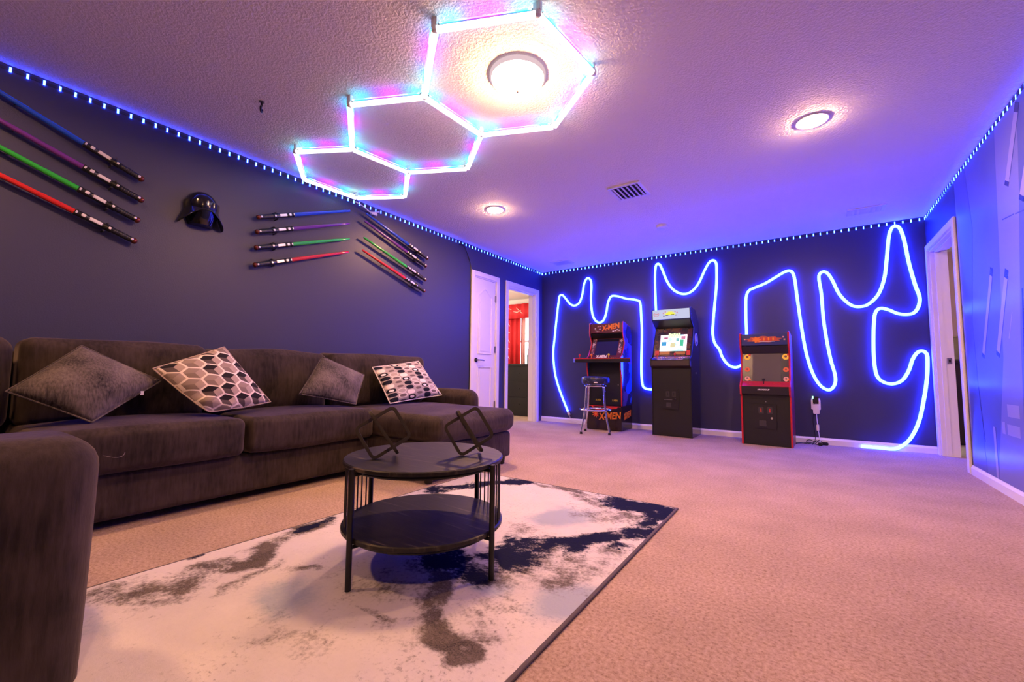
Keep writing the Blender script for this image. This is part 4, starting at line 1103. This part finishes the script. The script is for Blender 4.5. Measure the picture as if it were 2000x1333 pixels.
PA = [(.030, .334), (.030, .700), (.022, .755), (-.004, .830), (-.010, .925), (-.012, .985), (.055, 1.02), (.150, 1.18), (.155, 1.215), (.100, 1.31), (.090, 1.36), (.100, 1.488), (.130, 1.492), (.38, 1.44), (.435, 1.36), (.435, .334)]
for i, (x0, x1) in enumerate(((.0, .016), (WA - .016, WA))):
    s = A.part('side_panel', side(PA, x0, x1), M_SIDEA)
    A.part('edge_trim', edge_strip(PA[:14], (x0 + x1) / 2, .0095), M_REDTRIM, smooth=True, under=s)
A.part('front_panel', MB().box(.016, WA - .016, .050, .060, .334, .925), M_PANEL)
for x in (.13, .37): A.part('panel_logo', place(text_mesh('X-MEN', .036, shear=.1, sx=.7), (x + .02, .049, .405), (1, 0, 0), (0, 0, 1)), M_YELLOWINK)
for x in (.16, .44): A.part('panel_bolt', MB().lathe([(.007, 0), (.007, .003), (.002, .004)], (x, .050, .62), axis=(0, -1, 0), n=10), M_NICKEL)
A.part('back_panel', MB().box(.016, WA - .016, .422, .433, .334, 1.40), M_PANEL)
A.part('top_panel', quad_panel(.016, WA - .016, (.14, 1.478), (.38, 1.432)), M_PANEL)
dk = A.part('control_deck', MB().prism([(-.160, -.10, .925), (-.100, -.165, .925), (.600, -.165, .925), (.660, -.10, .925), (.600, .045, .925), (-.10, .045, .925)], (0, 0, .045)), M_BLACK, bevel=.003)
A.part('deck_overlay', MB().prism([(-.160, -.10, .970), (-.100, -.165, .970), (.600, -.165, .970), (.660, -.10, .970), (.600, .045, .970), (-.10, .045, .970)], (0, 0, .010)), mat('red_deck_print', (.42, .025, .03), .3), under=dk)
for i, x in enumerate((-.08, .10, .35, .55)):
    stick(A, x, -.06, .980, [M_REDINK, M_ORANGE, M_YELLOWINK, M_BLUEINK][i], dk)
    for b in range(3): button(A, x + .045 + .022 * b, -.075 + .008 * b, .980, [M_REDINK, M_ORANGE, M_YELLOWINK, M_BLUEINK][i], dk, .008)
A.part('deck_logo', place(text_mesh('X-MEN', .062, shear=.1, offset=.002, sx=.8), (.225, -.018, 1.004), (1, 0, 0), (0, .35, 1)), M_WHITEINK, under=dk)
a, b = (.050, .990), (.205, 1.285)
bz = A.part('screen_bezel', quad_panel(.016, WA - .016, a, b), M_DKRED)
M_SCROFF = mat('dark_screen_glass', (.012, .012, .03), .06, spec=.8)
A.part('screen', patch(a, b, .085, .410, .12, .93), M_SCROFF, under=bz)
M_COMIC = art_mat('pale_comic_strip', [(.55, .35, .30), (.10, .05, .06), (.60, .50, .45), (.35, .12, .12), (.05, .05, .08)], 26, .4, 2.1)
for x0, x1 in ((.030, .072), (.424, .466)): A.part('comic_strip', patch(a, b, x0, x1, .22, .93), M_COMIC, under=bz)
c0, c1 = (.208, 1.275), (.118, 1.338)
A.part('speaker_panel', quad_panel(.016, WA - .016, c1, c0, .01), M_BLACK)
A.part('speaker_label', MB().box(.24, .32, .150, .152, 1.305, 1.309), mat('dim_gold_print', (.22, .16, .08), .4))
m0, m1 = (.108, 1.345), (.116, 1.478)
mq = A.part('marquee', quad_panel(.016, WA - .016, m0, m1), M_DKRED)
A.part('marquee_lettering', place(text_mesh('X-MEN', .098, shear=.12, offset=.004, sx=.84), on_panel(m0, m1, 0, .60, .315, .002), (1, 0, .13), (-.1, .05, 1)), M_ORANGE, under=mq)
rr = random.Random(3)
for k in range(9):
    x = .05 + .11 * rr.random() + (.02 if k > 5 else 0); v = .12 + .62 * rr.random()
    A.part('marquee_fleck', patch(m0, m1, x, x + .012 + .022 * rr.random(), v, v + .05 + .06 * rr.random()), [M_WHITEINK, mat('pink_ink', (.7, .35, .33), .4), mat('dim_gold_print', (.22, .16, .08), .4)][k % 3], under=mq)
for x, v in ((.34, .12), (.37, .17), (.40, .24), (.43, .18)): A.part('marquee_fleck', patch(m0, m1, x, x + .024, v, v + .09), M_WHITEINK, under=mq)

# ---------- machine B: tall black cabinet, lit marquee and screen
B_ = Thing('arcade_machine', 'tall black arcade machine with lit white marquee and bright screen', 'arcade machine', (1.918, -.476, 0), math.radians(-1.2), 'arcade machines')
WB = .485
M_SIDEB = mat('black_gloss_side', (.010, .010, .020), .14, coat=.3)
PB = [(.010, .004), (.010, .845), (-.045, .900), (-.040, .965), (.050, 1.005), (.140, 1.20), (.200, 1.36), (.160, 1.40), (.050, 1.475), (.042, 1.60), (.070, 1.615), (.30, 1.60), (.445, 1.45), (.445, .004)]
for x0, x1 in ((0, .014), (WB - .014, WB)):
    s = B_.part('side_panel', side(PB, x0, x1), M_SIDEB)
    B_.part('edge_trim', edge_strip(PB[:11], (x0 + x1) / 2, .0078), M_BLACK, smooth=True, under=s)
yc, zc = .30, 1.22
B_.part('side_sticker', MB().tube([(WB + .001, yc + .058 * math.cos(a), zc + .075 * math.sin(a)) for a in np.linspace(0, 2 * PI, 28, endpoint=False)], .0065, 5, closed=True), mat('lilac_sticker', (.45, .42, .60), .3), smooth=True, under=s)
B_.part('sticker_core', MB().prism([(WB, yc - .02, zc - .04), (WB, yc + .02, zc - .02), (WB, yc + .01, zc + .05), (WB, yc - .025, zc + .02)], (.001, 0, 0)), mat('lilac_sticker', (.45, .42, .60), .3), under=s)
B_.part('side_screw', MB().lathe([(.012, 0), (.012, .002)], (WB, .25, .79), axis=(1, 0, 0), n=10), M_NICKEL, under=s)
B_.part('front_panel', MB().box(.014, WB - .014, .012, .022, .004, .845), M_PANEL)
coin_door(B_, .145, .335, .335, .585, .012, .52, M_DARKVOID)
B_.part('coin_plate', MB().box(.155, .255, -.0035, -.0015, .452, .457), M_NICKEL)
B_.part('deck_lip', MB().prism([(0, .010, .850), (0, -.045, .880), (0, -.040, .945), (0, .010, .930)], (WB, 0, 0)), mat('plum_black_print', (.035, .020, .022), .3))
a, b = (-.040, .950), (.050, 1.000)
dk = B_.part('control_deck', MB().prism([(.0, -.040, .945), (WB, -.040, .945), (WB - .005, .055, .995), (.005, .055, .995)], (0, .0, -.03)), M_BLACK)
M_DECKB = art_mat('purple_deck_print', [(.25, .18, .35), (.08, .05, .16), (.35, .12, .12), (.14, .12, .40), (.40, .34, .45)], 22, .3, 4.0)
B_.part('deck_overlay', MB().prism([(.03, -.036, .950), (WB - .03, -.036, .950), (WB - .02, .050, .996), (.02, .050, .996)], (0, -.001, .002)), M_DECKB, under=dk)
B_.part('deck_wedge', MB().prism([(.0, -.045, .952), (.085, -.045, .952), (.055, -.01, .972), (.0, .0, .976)], (0, 0, .006)), M_BLACK, under=dk)
B_.part('deck_wedge', MB().prism([(WB - .085, -.045, .952), (WB, -.045, .952), (WB, .0, .976), (WB - .055, -.01, .972)], (0, 0, .006)), M_BLACK, under=dk)
for i, x in enumerate((.11, .33)):
    stick(B_, x - .035, .010, .975, M_REDINK, dk)
    for bx in range(3):
        for by in range(2): button(B_, x + .012 + .030 * bx, -.010 + .028 * by, .964 + .014 * by, M_WHITEINK if by else M_BLUEINK, dk, .009)
a, b = (.058, 1.003), (.188, 1.375)
bz = B_.part('screen_bezel', quad_panel(.014, WB - .014, a, b), art_mat('dark_fighting_print', [(.05, .025, .015), (.015, .012, .01), (.10, .05, .015), (.07, .015, .015), (.02, .02, .012)], 20, .25, 6.0))
M_SCR = art_mat('bright_game_screen', [(.95, .90, .95), (.85, .55, .70), (.30, .70, .85), (.95, .93, .80), (.35, .78, .55), (.95, .90, .90), (.92, .80, .90), (.95, .95, .95)], 17, .2, 3.3, estr=1.25)
scr = B_.part('screen', patch(a, b, .085, .415, .17, .74, .002), M_SCR, under=bz)
M_SCRT = emit('screen_title_glow', (.85, .95, .60), 1.2)
for k, x in enumerate((.185, .215, .245, .275, .305)): B_.part('screen_title', patch(a, b, x, x + .026, .66, .80 - .02 * (k % 2), .0036, .001), M_SCRT, under=bz)
for (x0, x1, v0, v1, c) in ((.105, .165, .36, .50, (.08, .40, .75)), (.330, .375, .34, .56, (.10, .62, .38)), (.13, .18, .60, .66, (.55, .15, .30)), (.345, .395, .58, .68, (.72, .25, .42)), (.215, .275, .30, .46, (.85, .75, .45)), (.285, .32, .50, .62, (.25, .6, .62))):
    B_.part('screen_shape', patch(a, b, x0, x1, v0, v1, .0036, .001), emit('screen_ink_%d%d' % (int(x0 * 1000), int(v0 * 100)), c, 1.0), under=bz)
for x0, x1 in ((.09, .215), (.285, .405)): B_.part('move_card', patch(a, b, x0, x1, .05, .15, .002), mat('gold_card', (.42, .20, .03), .35), under=bz)
for x0, x1 in ((.03, .082), (.418, .462)): B_.part('red_corner_print', patch(a, b, x0, x1, .03, .19, .0015), M_REDINK, under=bz)
B_.part('speaker_panel', quad_panel(.014, WB - .014, (.058, 1.470), (.188, 1.375), .01), M_BLACK)
m0, m1 = (.050, 1.478), (.045, 1.600)
M_MARQ = emit('lit_white_marquee', (.62, .64, .88), .95)
mq = B_.part('marquee', quad_panel(.014, WB - .014, m0, m1), M_MARQ)
M_YG = emit('lit_yellow_print', (.95, .90, .10), 1.0); M_PG = emit('lit_pink_print', (.80, .30, .36), .9)
burst = []
for k in range(26):
    an = PI * k / 25; r = (.082 if k % 2 else .052); burst.append(on_panel(m0, m1, 0, .42 + r * 1.1 * math.sin(an) / .122 * .62, .235 + r * math.cos(an), .0015))
B_.part('marquee_burst', MB().prism(burst, (0, -.001, 0)), M_YG, under=mq)
for (x0, x1, v0, v1) in ((.180, .215, .36, .44), (.250, .285, .38, .46), (.150, .165, .28, .36), (.300, .315, .32, .40)):
    B_.part('marquee_mark', patch(m0, m1, x0, x1, v0, v1, .003), mat('dark_green_ink', (.02, .035, .02), .4), under=mq)  # dark marks printed on the burst
for (x0, x1, v0, v1) in ((.145, .160, .55, .68), (.17, .185, .70, .82), (.29, .305, .68, .80), (.315, .33, .55, .68)):
    B_.part('marquee_star', patch(m0, m1, x0, x1, v0, v1, .002), M_PG, under=mq)
B_.part('marquee_badge', MB().tube([on_panel(m0, m1, 0, .54 + .20 * math.sin(t), .062 + .034 * math.cos(t), .002) for t in np.linspace(0, 2 * PI, 20, endpoint=False)], .0035, 4, closed=True), M_PG, under=mq)
B_.part('badge_bar', patch(m0, m1, .038, .086, .48, .60, .0015), M_PG, under=mq)
B_.part('top_panel', quad_panel(.014, WB - .014, (.075, 1.606), (.30, 1.590)), M_BLACK)
B_.part('back_panel', MB().box(.014, WB - .014, .432, .443, .004, 1.45), M_PANEL)

# ---------- machine C: low cabinet with red edges
C_ = Thing('arcade_machine', 'short black arcade machine with red edges and dark screen, nearest the wall charger', 'arcade machine', (2.932, -.512, 0), math.radians(-2.25), 'arcade machines')
WC = .485
PC = [(.004, .004), (.004, .535), (-.030, .560), (-.045, .650), (-.010, .690), (.035, .72), (.080, .90), (.095, 1.00), (.060, 1.06), (.035, 1.11), (.040, 1.245), (.07, 1.25), (.36, 1.22), (.42, 1.12), (.42, .004)]
for x0, x1 in ((0, .018), (WC - .018, WC)):
    s = C_.part('side_panel', side(PC, x0, x1), mat('red_side_print', (.22, .02, .03), .3))
    C_.part('edge_trim', edge_strip(PC[:13], (x0 + x1) / 2, .0105), M_REDTRIM, smooth=True, under=s)
C_.part('front_panel', MB().box(.018, WC - .018, .016, .028, .004, .515), M_PANEL)
C_.part('deck_shadow_gap', MB().box(.018, WC - .018, .010, .028, .515, .560), M_BLACK)
coin_door(C_, .135, .345, .185, .450, .016, .45, M_REDINK)
C_.part('panel_lock', MB().lathe([(.006, 0), (.006, .006), (.002, .007)], (.245, .016, .480), axis=(0, -1, 0), n=10), M_NICKEL)
dk = C_.part('control_deck', MB().prism([(.018, -.030, .562), (.018, -.043, .648), (.018, .035, .700), (.018, .03, .60)], (WC - .036, 0, 0)), M_BLACK)
C_.part('deck_overlay', MB().prism([(.018, -.044, .648), (WC - .018, -.044, .648), (WC - .018, .034, .701), (.018, .034, .701)], (0, -.001, .003)), mat('red_deck_print', (.42, .025, .03), .3), under=dk)
C_.part('lettering', place(text_mesh('ARCADE1UP', .021, offset=.0008, sx=.98), (.232, -.0405, .613), (1, 0, 0), (0, -.15, 1)), M_WHITEINK, under=dk)
stick(C_, .232, -.005, .675, M_BLACK, dk)
for x in (.33, .38, .10): button(C_, x, -.005, .676, M_REDINK, dk, .009)
a, b = (.040, .700), (.098, 1.022)
bz = C_.part('screen_bezel', quad_panel(.018, WC - .018, a, b), mat('navy_bezel_print', (.012, .010, .028), .25))
C_.part('screen', patch(a, b, .122, .392, .01, .985), mat('grey_screen_glass', (.050, .042, .055), .42, spec=.4), under=bz)
for xc in (.068, .440):
    for v, rad, m_ in ((.86, .033, M_YELLOWINK), (.42, .026, mat('orange_red_ink', (.70, .10, .03), .4)), (.10, .026, mat('pink_ink', (.7, .35, .33), .4))):
        pts = [on_panel(a, b, 0, v + rad / .327 * math.sin(t), xc + rad * math.cos(t), .001) for t in np.linspace(0, 2 * PI, 20, endpoint=False)]
        C_.part('bezel_disc', MB().prism(pts, (0, -.0012, .0002)), m_, under=bz)
        pts = [on_panel(a, b, 0, v + .01 + rad * .38 / .327 * math.sin(t), xc + rad * .38 * math.cos(t), .0025) for t in np.linspace(0, 2 * PI, 12, endpoint=False)]
        C_.part('bezel_disc_core', MB().prism(pts, (0, -.001, .0002)), mat('dark_maroon_ink', (.10, .012, .01), .4), under=bz)
    C_.part('bezel_fleck', patch(a, b, xc + .012, xc + .034, .90, .97, .0012), M_REDINK, under=bz)
    C_.part('bezel_fleck', patch(a, b, xc + .010, xc + .034, .05, .10, .0022), M_ORANGE, under=bz)
C_.part('speaker_panel', quad_panel(.018, WC - .018, (.050, 1.105), (.098, 1.022), .01), M_BLACK)
C_.part('lettering', place(text_mesh('ARCADE1UP', .016, sx=.98), (.225, .066, 1.062), (1, 0, 0), (0, -.5, 1)), mat('grey_ink', (.25, .25, .26), .4))
m0, m1 = (.048, 1.110), (.052, 1.236)
mq = C_.part('marquee', quad_panel(.018, WC - .018, m0, m1), mat('royal_blue_print', (.015, .025, .16), .25))
out = []
for k in range(40):
    t = 2 * PI * k / 40; r = 1 + .12 * math.sin(9 * t); out.append(on_panel(m0, m1, 0, .52 + .27 * r * math.sin(t), .235 + .165 * r * math.cos(t), .0015))
C_.part('marquee_cloud', MB().prism(out, (0, -.001, 0)), mat('brick_red_ink', (.42, .07, .04), .4), under=mq)
out = [on_panel(m0, m1, 0, .50 + .23 * math.sin(t) * (1 + .25 * math.cos(7 * t)), .170 + .040 * math.cos(t) * (1 + .25 * math.cos(7 * t)), .003) for t in np.linspace(0, 2 * PI, 42, endpoint=False)]
C_.part('marquee_burst', MB().prism(out, (0, -.001, 0)), M_ORANGE, under=mq)
for k in range(7): C_.part('marquee_stroke', patch(m0, m1, .215 + .022 * k, .230 + .022 * k, .38 + .03 * (k % 2), .68 - .02 * (k % 3), .003), [M_REDINK, M_ORANGE][k % 2], under=mq)
C_.part('marquee_underline', patch(m0, m1, .20, .35, .30, .34, .003), M_WHITEINK, under=mq)
for x, v in ((.42, .62), (.43, .40), (.045, .5)): C_.part('marquee_fleck', patch(m0, m1, x, x + .016, v, v + .12, .002), mat('pink_ink', (.7, .35, .33), .4), under=mq)
C_.part('top_panel', quad_panel(.018, WC - .018, (.07, 1.240), (.36, 1.212)), M_BLACK)
C_.part('back_panel', MB().box(.018, WC - .018, .40, .412, .004, 1.15), M_PANEL)

# ================================================================== BAR STOOL
SX, SY = 1.283, -.78
st = Thing('bar_stool', 'chrome bar stool with round blue black printed seat before the arcade machine', 'stool', (SX, SY, 0))
M_SEAT = art_mat('blue_black_vinyl_print', [(.008, .010, .035), (.015, .02, .08), (.010, .010, .04), (.05, .06, .17), (.008, .008, .02)], 24, .35, 5.0)
st.part('seat', MB().lathe([(.150, .632), (.172, .640), (.180, .655), (.180, .710), (.172, .726), (.140, .735), (.005, .738)], (SX, SY, 0), n=36), M_SEAT, smooth=True, angle=50)
st.part('seat_logo', MB().box(SX + .055, SX + .10, SY - .178, SY - .170, .652, .664), M_WHITEINK)
st.part('swivel_plate', MB().lathe([(.10, .606), (.11, .612), (.11, .632)], (SX, SY, 0), n=24), M_CHROME, smooth=True)
st.part('foot_ring', MB().tube([(SX + .195 * math.cos(t), SY + .195 * math.sin(t), .305) for t in np.linspace(0, 2 * PI, 40, endpoint=False)], .011, 8, closed=True), M_CHROME, smooth=True)
st.part('brace_ring', MB().tube([(SX + .135 * math.cos(t), SY + .135 * math.sin(t), .612) for t in np.linspace(0, 2 * PI, 32, endpoint=False)], .011, 8, closed=True), M_CHROME, smooth=True)
for ang in (-122, -18, 62, 152):
    ca, sa = math.cos(math.radians(ang)), math.sin(math.radians(ang))
    P = catmull([(SX + r * ca, SY + r * sa, z) for r, z in ((.09, .618), (.128, .606), (.142, .57), (.150, .44), (.160, .32), (.195, .15), (.218, .055), (.224, .012))], 5)
    l = st.part('leg', MB().tube(P, .0125, 10), M_CHROME, smooth=True)
    st.part('foot_cap', MB().lathe([(.017, .0), (.018, .004), (.015, .03)], (SX + .224 * ca, SY + .224 * sa, 0), n=12), M_BLACK, smooth=True, under=l)

# ================================================================== CHARGER, CORDS
ch = Thing('wall_charger', 'white double outlet adapter with black plug and green light on the far wall', 'power adapter', (3.632, 0, .44))
ch.part('wall_plate', MB().box(3.592, 3.674, -.006, 0, .385, .515), M_PLASTICW, bevel=.002)
ch.part('adapter_body', MB().box(3.604, 3.664, -.045, -.006, .340, .450), M_PLASTICW, bevel=.006)
ch.part('adapter_wing', MB().box(3.588, 3.604, -.032, -.006, .390, .500), M_PLASTICW, bevel=.004)
ch.part('adapter_wing', MB().box(3.660, 3.676, -.032, -.006, .390, .500), M_PLASTICW, bevel=.004)
bp_ = ch.part('black_plug', MB().box(3.606, 3.658, -.040, -.006, .455, .535), M_BLACK, bevel=.006)
ch.part('status_light', MB().box(3.600, 3.612, -.046, -.038, .512, .540), emit('green_status_glow', (.35, 1.0, .55), 3.0), under=bp_)
wc = Thing('charging_cable', 'white cable with inline controller hanging from the outlet adapter', 'cable', (3.64, -.03, .2))
wc.part('cable', MB().tube(catmull([(3.634, -.034, .342), (3.636, -.03, .28), (3.640, -.03, .22), (3.648, -.03, .12), (3.655, -.035, .05), (3.66, -.06, .018)], 6), .0045, 6), M_PLASTICW, smooth=True)
wc.part('inline_controller', MB().box(3.628, 3.654, -.042, -.022, .150, .225), M_PLASTICW, bevel=.006)
for (nm, lab, b) in (('power_brick', 'black power brick on carpet below the wall charger, nearest the baseboard', (3.66, 3.73, -.075, -.035)), ('power_brick', 'black power brick on carpet below the wall charger, farther out from the wall', (3.635, 3.675, -.155, -.095))):
    t = Thing(nm, lab, 'power adapter', ((b[0] + b[1]) / 2, (b[2] + b[3]) / 2, 0), group='black power bricks')
    t.part('body', MB().box(*b, .001, .034), M_BLACK, bevel=.006)
    t.part('lead', MB().tube(catmull([(b[0] + .01, b[3] - .01, .03), (b[0] - .01, b[3], .05), (b[0] - .03, b[3] - .01, .03), (b[0] - .05, b[3] - .03, .006)], 5), .004, 6), M_BLACK, smooth=True)
bc = Thing('tangled_cables', 'thin black cables tangled on carpet between the short machine and the charger', 'cord', (3.53, -.06, 0))
bc.part('cord', MB().tube(catmull([(3.435, -.16, .008), (3.47, -.09, .008), (3.52, -.05, .008), (3.57, -.06, .016), (3.60, -.045, .03), (3.56, -.04, .045), (3.53, -.045, .03), (3.55, -.06, .010), (3.60, -.075, .008), (3.63, -.12, .008)], 6), .004, 6), M_BLACK, smooth=True)
bc.part('cord', MB().tube(catmull([(3.435, -.12, .008), (3.48, -.06, .008), (3.54, -.10, .008), (3.60, -.05, .02), (3.615, -.02, .10), (3.60, -.016, .25), (3.61, -.016, .36), (3.624, -.028, .456)], 6), .0035, 6), M_BLACK, smooth=True)
dc = Thing('led_power_cable', 'thin black cable running from the led strip down beside the closed panel door', 'cable', (.004, -1.82, 1.2))
dc.part('cable', MB().tube(catmull([(.012, -2.02, 2.402), (.012, -1.96, 2.37), (.008, -1.87, 2.24), (.006, -1.828, 2.13), (.006, -1.822, 1.8), (.007, -1.826, 1.3), (.006, -1.820, .8), (.006, -1.826, .4), (.006, -1.822, .08)], 6), .0045, 6), M_BLACK, smooth=True)
dc.part('connector_box', MB().box(.001, .020, -2.06, -1.98, 2.385, 2.405), M_BLACK, bevel=.003)

# ================================================================== BEDROOM THINGS SEEN THROUGH THE DOORWAY
M_RED = mat('red_curtain_cloth', (.60, .012, .018), .75)
M_BRANCH = mat('white_branch_print', (.85, .62, .55), .8)
cu = Thing('curtain', 'red curtain with white branch print hanging at the bright bedroom window', 'curtain', (-1.83, YW - .07, 1.3))
def cy_(x): return YW - .075 + .022 * math.sin(x * 46) + .008 * math.sin(x * 23 + 1)
xs = np.linspace(-2.42, -1.66, 90); vs = []
for z in (.90, 2.30):
    for x in xs: vs.append((x, cy_(x), z))
n = len(xs); o = cu.part('cloth', MB().add(vs, [(i, i + 1, n + i + 1, n + i) for i in range(n - 1)]), M_RED, smooth=True, angle=80)
sd = o.modifiers.new('thickness', 'SOLIDIFY'); sd.thickness = .004
sheer = Thing('sheer_curtain', 'pale pink sheer curtain edge beside the red bedroom curtain', 'curtain', (-1.62, YW - .05, 1.3))
xs = np.linspace(-1.68, -1.56, 24); vs = [(x, YW - .045 + .012 * math.sin(x * 90), z) for z in (.90, 2.27) for x in xs]; n = len(xs)
o = sheer.part('cloth', MB().add(vs, [(i, i + 1, n + i + 1, n + i) for i in range(n - 1)]), mat('pink_sheer_cloth', (.85, .45, .42), .8), smooth=True, angle=80)
sd = o.modifiers.new('thickness', 'SOLIDIFY'); sd.thickness = .002
va = Thing('curtain_valance', 'red valance with branch print across the top of the bedroom window', 'curtain', (-1.6, YW - .10, 2.2))
xs = np.linspace(-2.42, -.95, 110); vs = [(x, YW - .165 + .010 * math.sin(x * 34), z) for z in (1.98, 2.31) for x in xs]; n = len(xs)
o = va.part('cloth', MB().add(vs, [(i, i + 1, n + i + 1, n + i) for i in range(n - 1)]), M_RED, smooth=True, angle=80)
sd = o.modifiers.new('thickness', 'SOLIDIFY'); sd.thickness = .004
va.part('rod', MB().cyl((-2.45, YW - .140, 2.315), (-.92, YW - .140, 2.315), .012, n=10), M_WHITE)
def twig(parent, pts, y, r=.007): parent.part('branch_print', MB().tube([(x, y, z) for x, z in pts], r, 4), M_BRANCH)
for k in range(6):
    z = 1.05 + .185 * k; s = 1 if k % 2 else -1
    twig(cu, [(-2.03 + .01 * s, z), (-1.985, z + .09), (-2.02 - .01 * s, z + .18)], YW - .112)
    twig(cu, [(-1.985, z + .09), (-1.945, z + .055 + .02 * s)], YW - .112)
twig(va, [(-1.80, 2.14), (-1.70, 2.12), (-1.60, 2.16)], YW - .182); twig(va, [(-1.72, 2.22), (-1.64, 2.15), (-1.56, 2.08)], YW - .182); twig(va, [(-2.0, 2.16), (-1.93, 2.22), (-1.86, 2.19)], YW - .182)
dr = Thing('dresser', 'black dresser just inside the open bedroom doorway', 'dresser', (-.95, .60, 0))
dr.part('body', MB().box(-1.60, -.35, .36, .84, .05, .900), M_PANEL, bevel=.004)
dr.part('top', MB().box(-1.62, -.33, .34, .86, .900, .930), M_BLKGLOSS, bevel=.004)
dr.part('plinth', MB().box(-1.58, -.37, .38, .82, .001, .05), M_BLACK)
for r_ in range(3):
    for c_ in range(2):
        x0 = -1.585 + c_ * .615; z0 = .07 + r_ * .275
        f = dr.part('drawer', MB().box(x0, x0 + .605, .345, .360, z0, z0 + .265), M_PANEL, bevel=.003)
        dr.part('knob', MB().lathe([(.006, 0), (.006, .012), (.012, .018), (.004, .024)], (x0 + .30, .345, z0 + .14), axis=(0, -1, 0), n=10), M_BLKMETAL, smooth=True, under=f)
lp = Thing('slim_bottle', 'slim dark bottle standing on the dresser before the bright window', 'bottle', (-.66, .62, .930))
lp.part('body', MB().lathe([(.024, 0), (.026, .02), (.026, .16), (.012, .21), (.011, .27), (.014, .272), (.014, .29)], lp.loc, n=16), mat('dark_bottle_glass', (.03, .035, .025), .25), smooth=True)
lamp = Thing('bedroom_added_lamp', 'unseen round white pendant lamp added to light the bedroom beyond the doorway', 'ceiling light', (-2.6, .2, H))  # never in view, added to brighten the bedroom
lamp.part('canopy', MB().lathe([(.06, 0), (.06, -.02), (.008, -.03), (.008, -.40)], lamp.loc, n=20), M_WHITE)
lamp.part('globe', MB().lathe([(.02, -.40), (.11, -.43), (.15, -.50), (.11, -.58), (.02, -.61)], lamp.loc, n=24), emit('bedroom_added_glow', (1.0, .82, .68), 230), smooth=True)
# side room beyond the mural wall doorway
sc = Thing('side_cabinet', 'dark cabinet glimpsed through the gap of the mural wall doorway', 'cabinet', (5.2, 1.2, 0))
sc.part('body', MB().box(4.80, 5.6, .95, 1.40, .02, .93), mat('dark_plum_wood', (.035, .018, .02), .4), bevel=.004)
sc.part('top', MB().box(4.78, 5.62, .93, 1.42, .93, .96), mat('dark_plum_wood', (.035, .018, .02), .4), bevel=.004)
sc.part('plinth', MB().box(4.82, 5.58, .97, 1.38, .001, .02), M_BLACK)
bk = Thing('storage_basket', 'tan woven basket on the dark cabinet beyond the mural wall doorway', 'basket', (5.1, 1.15, .96))
bk.part('body', MB().lathe([(.15, 0), (.17, .02), (.19, .28), (.18, .285), (.165, .26), (.15, .02)], (5.1, 1.17, .96), n=28), mat('tan_wicker', (.42, .28, .14), .7, bump=.5, bscale=90), smooth=True)
bk.part('rim', MB().tube([(5.1 + .187 * math.cos(t), 1.17 + .187 * math.sin(t), 1.243) for t in np.linspace(0, 2 * PI, 28, endpoint=False)], .010, 6, closed=True), mat('tan_wicker', (.42, .28, .14), .7), smooth=True)
l2 = Thing('side_room_added_lamp', 'unseen round ceiling lamp added to light the side room beyond the mural wall', 'ceiling light', (5.9, -.6, H))  # out of view, added to give the side room its pinkish light
l2.part('canopy', MB().lathe([(.10, 0), (.10, -.02)], l2.loc, n=20), M_WHITE)
l2.part('globe', MB().lathe([(.13, -.02), (.15, -.05), (.12, -.10), (.05, -.12), (.004, -.125)], l2.loc, n=24), emit('side_room_added_glow', (1.0, .66, .60), 60), smooth=True)
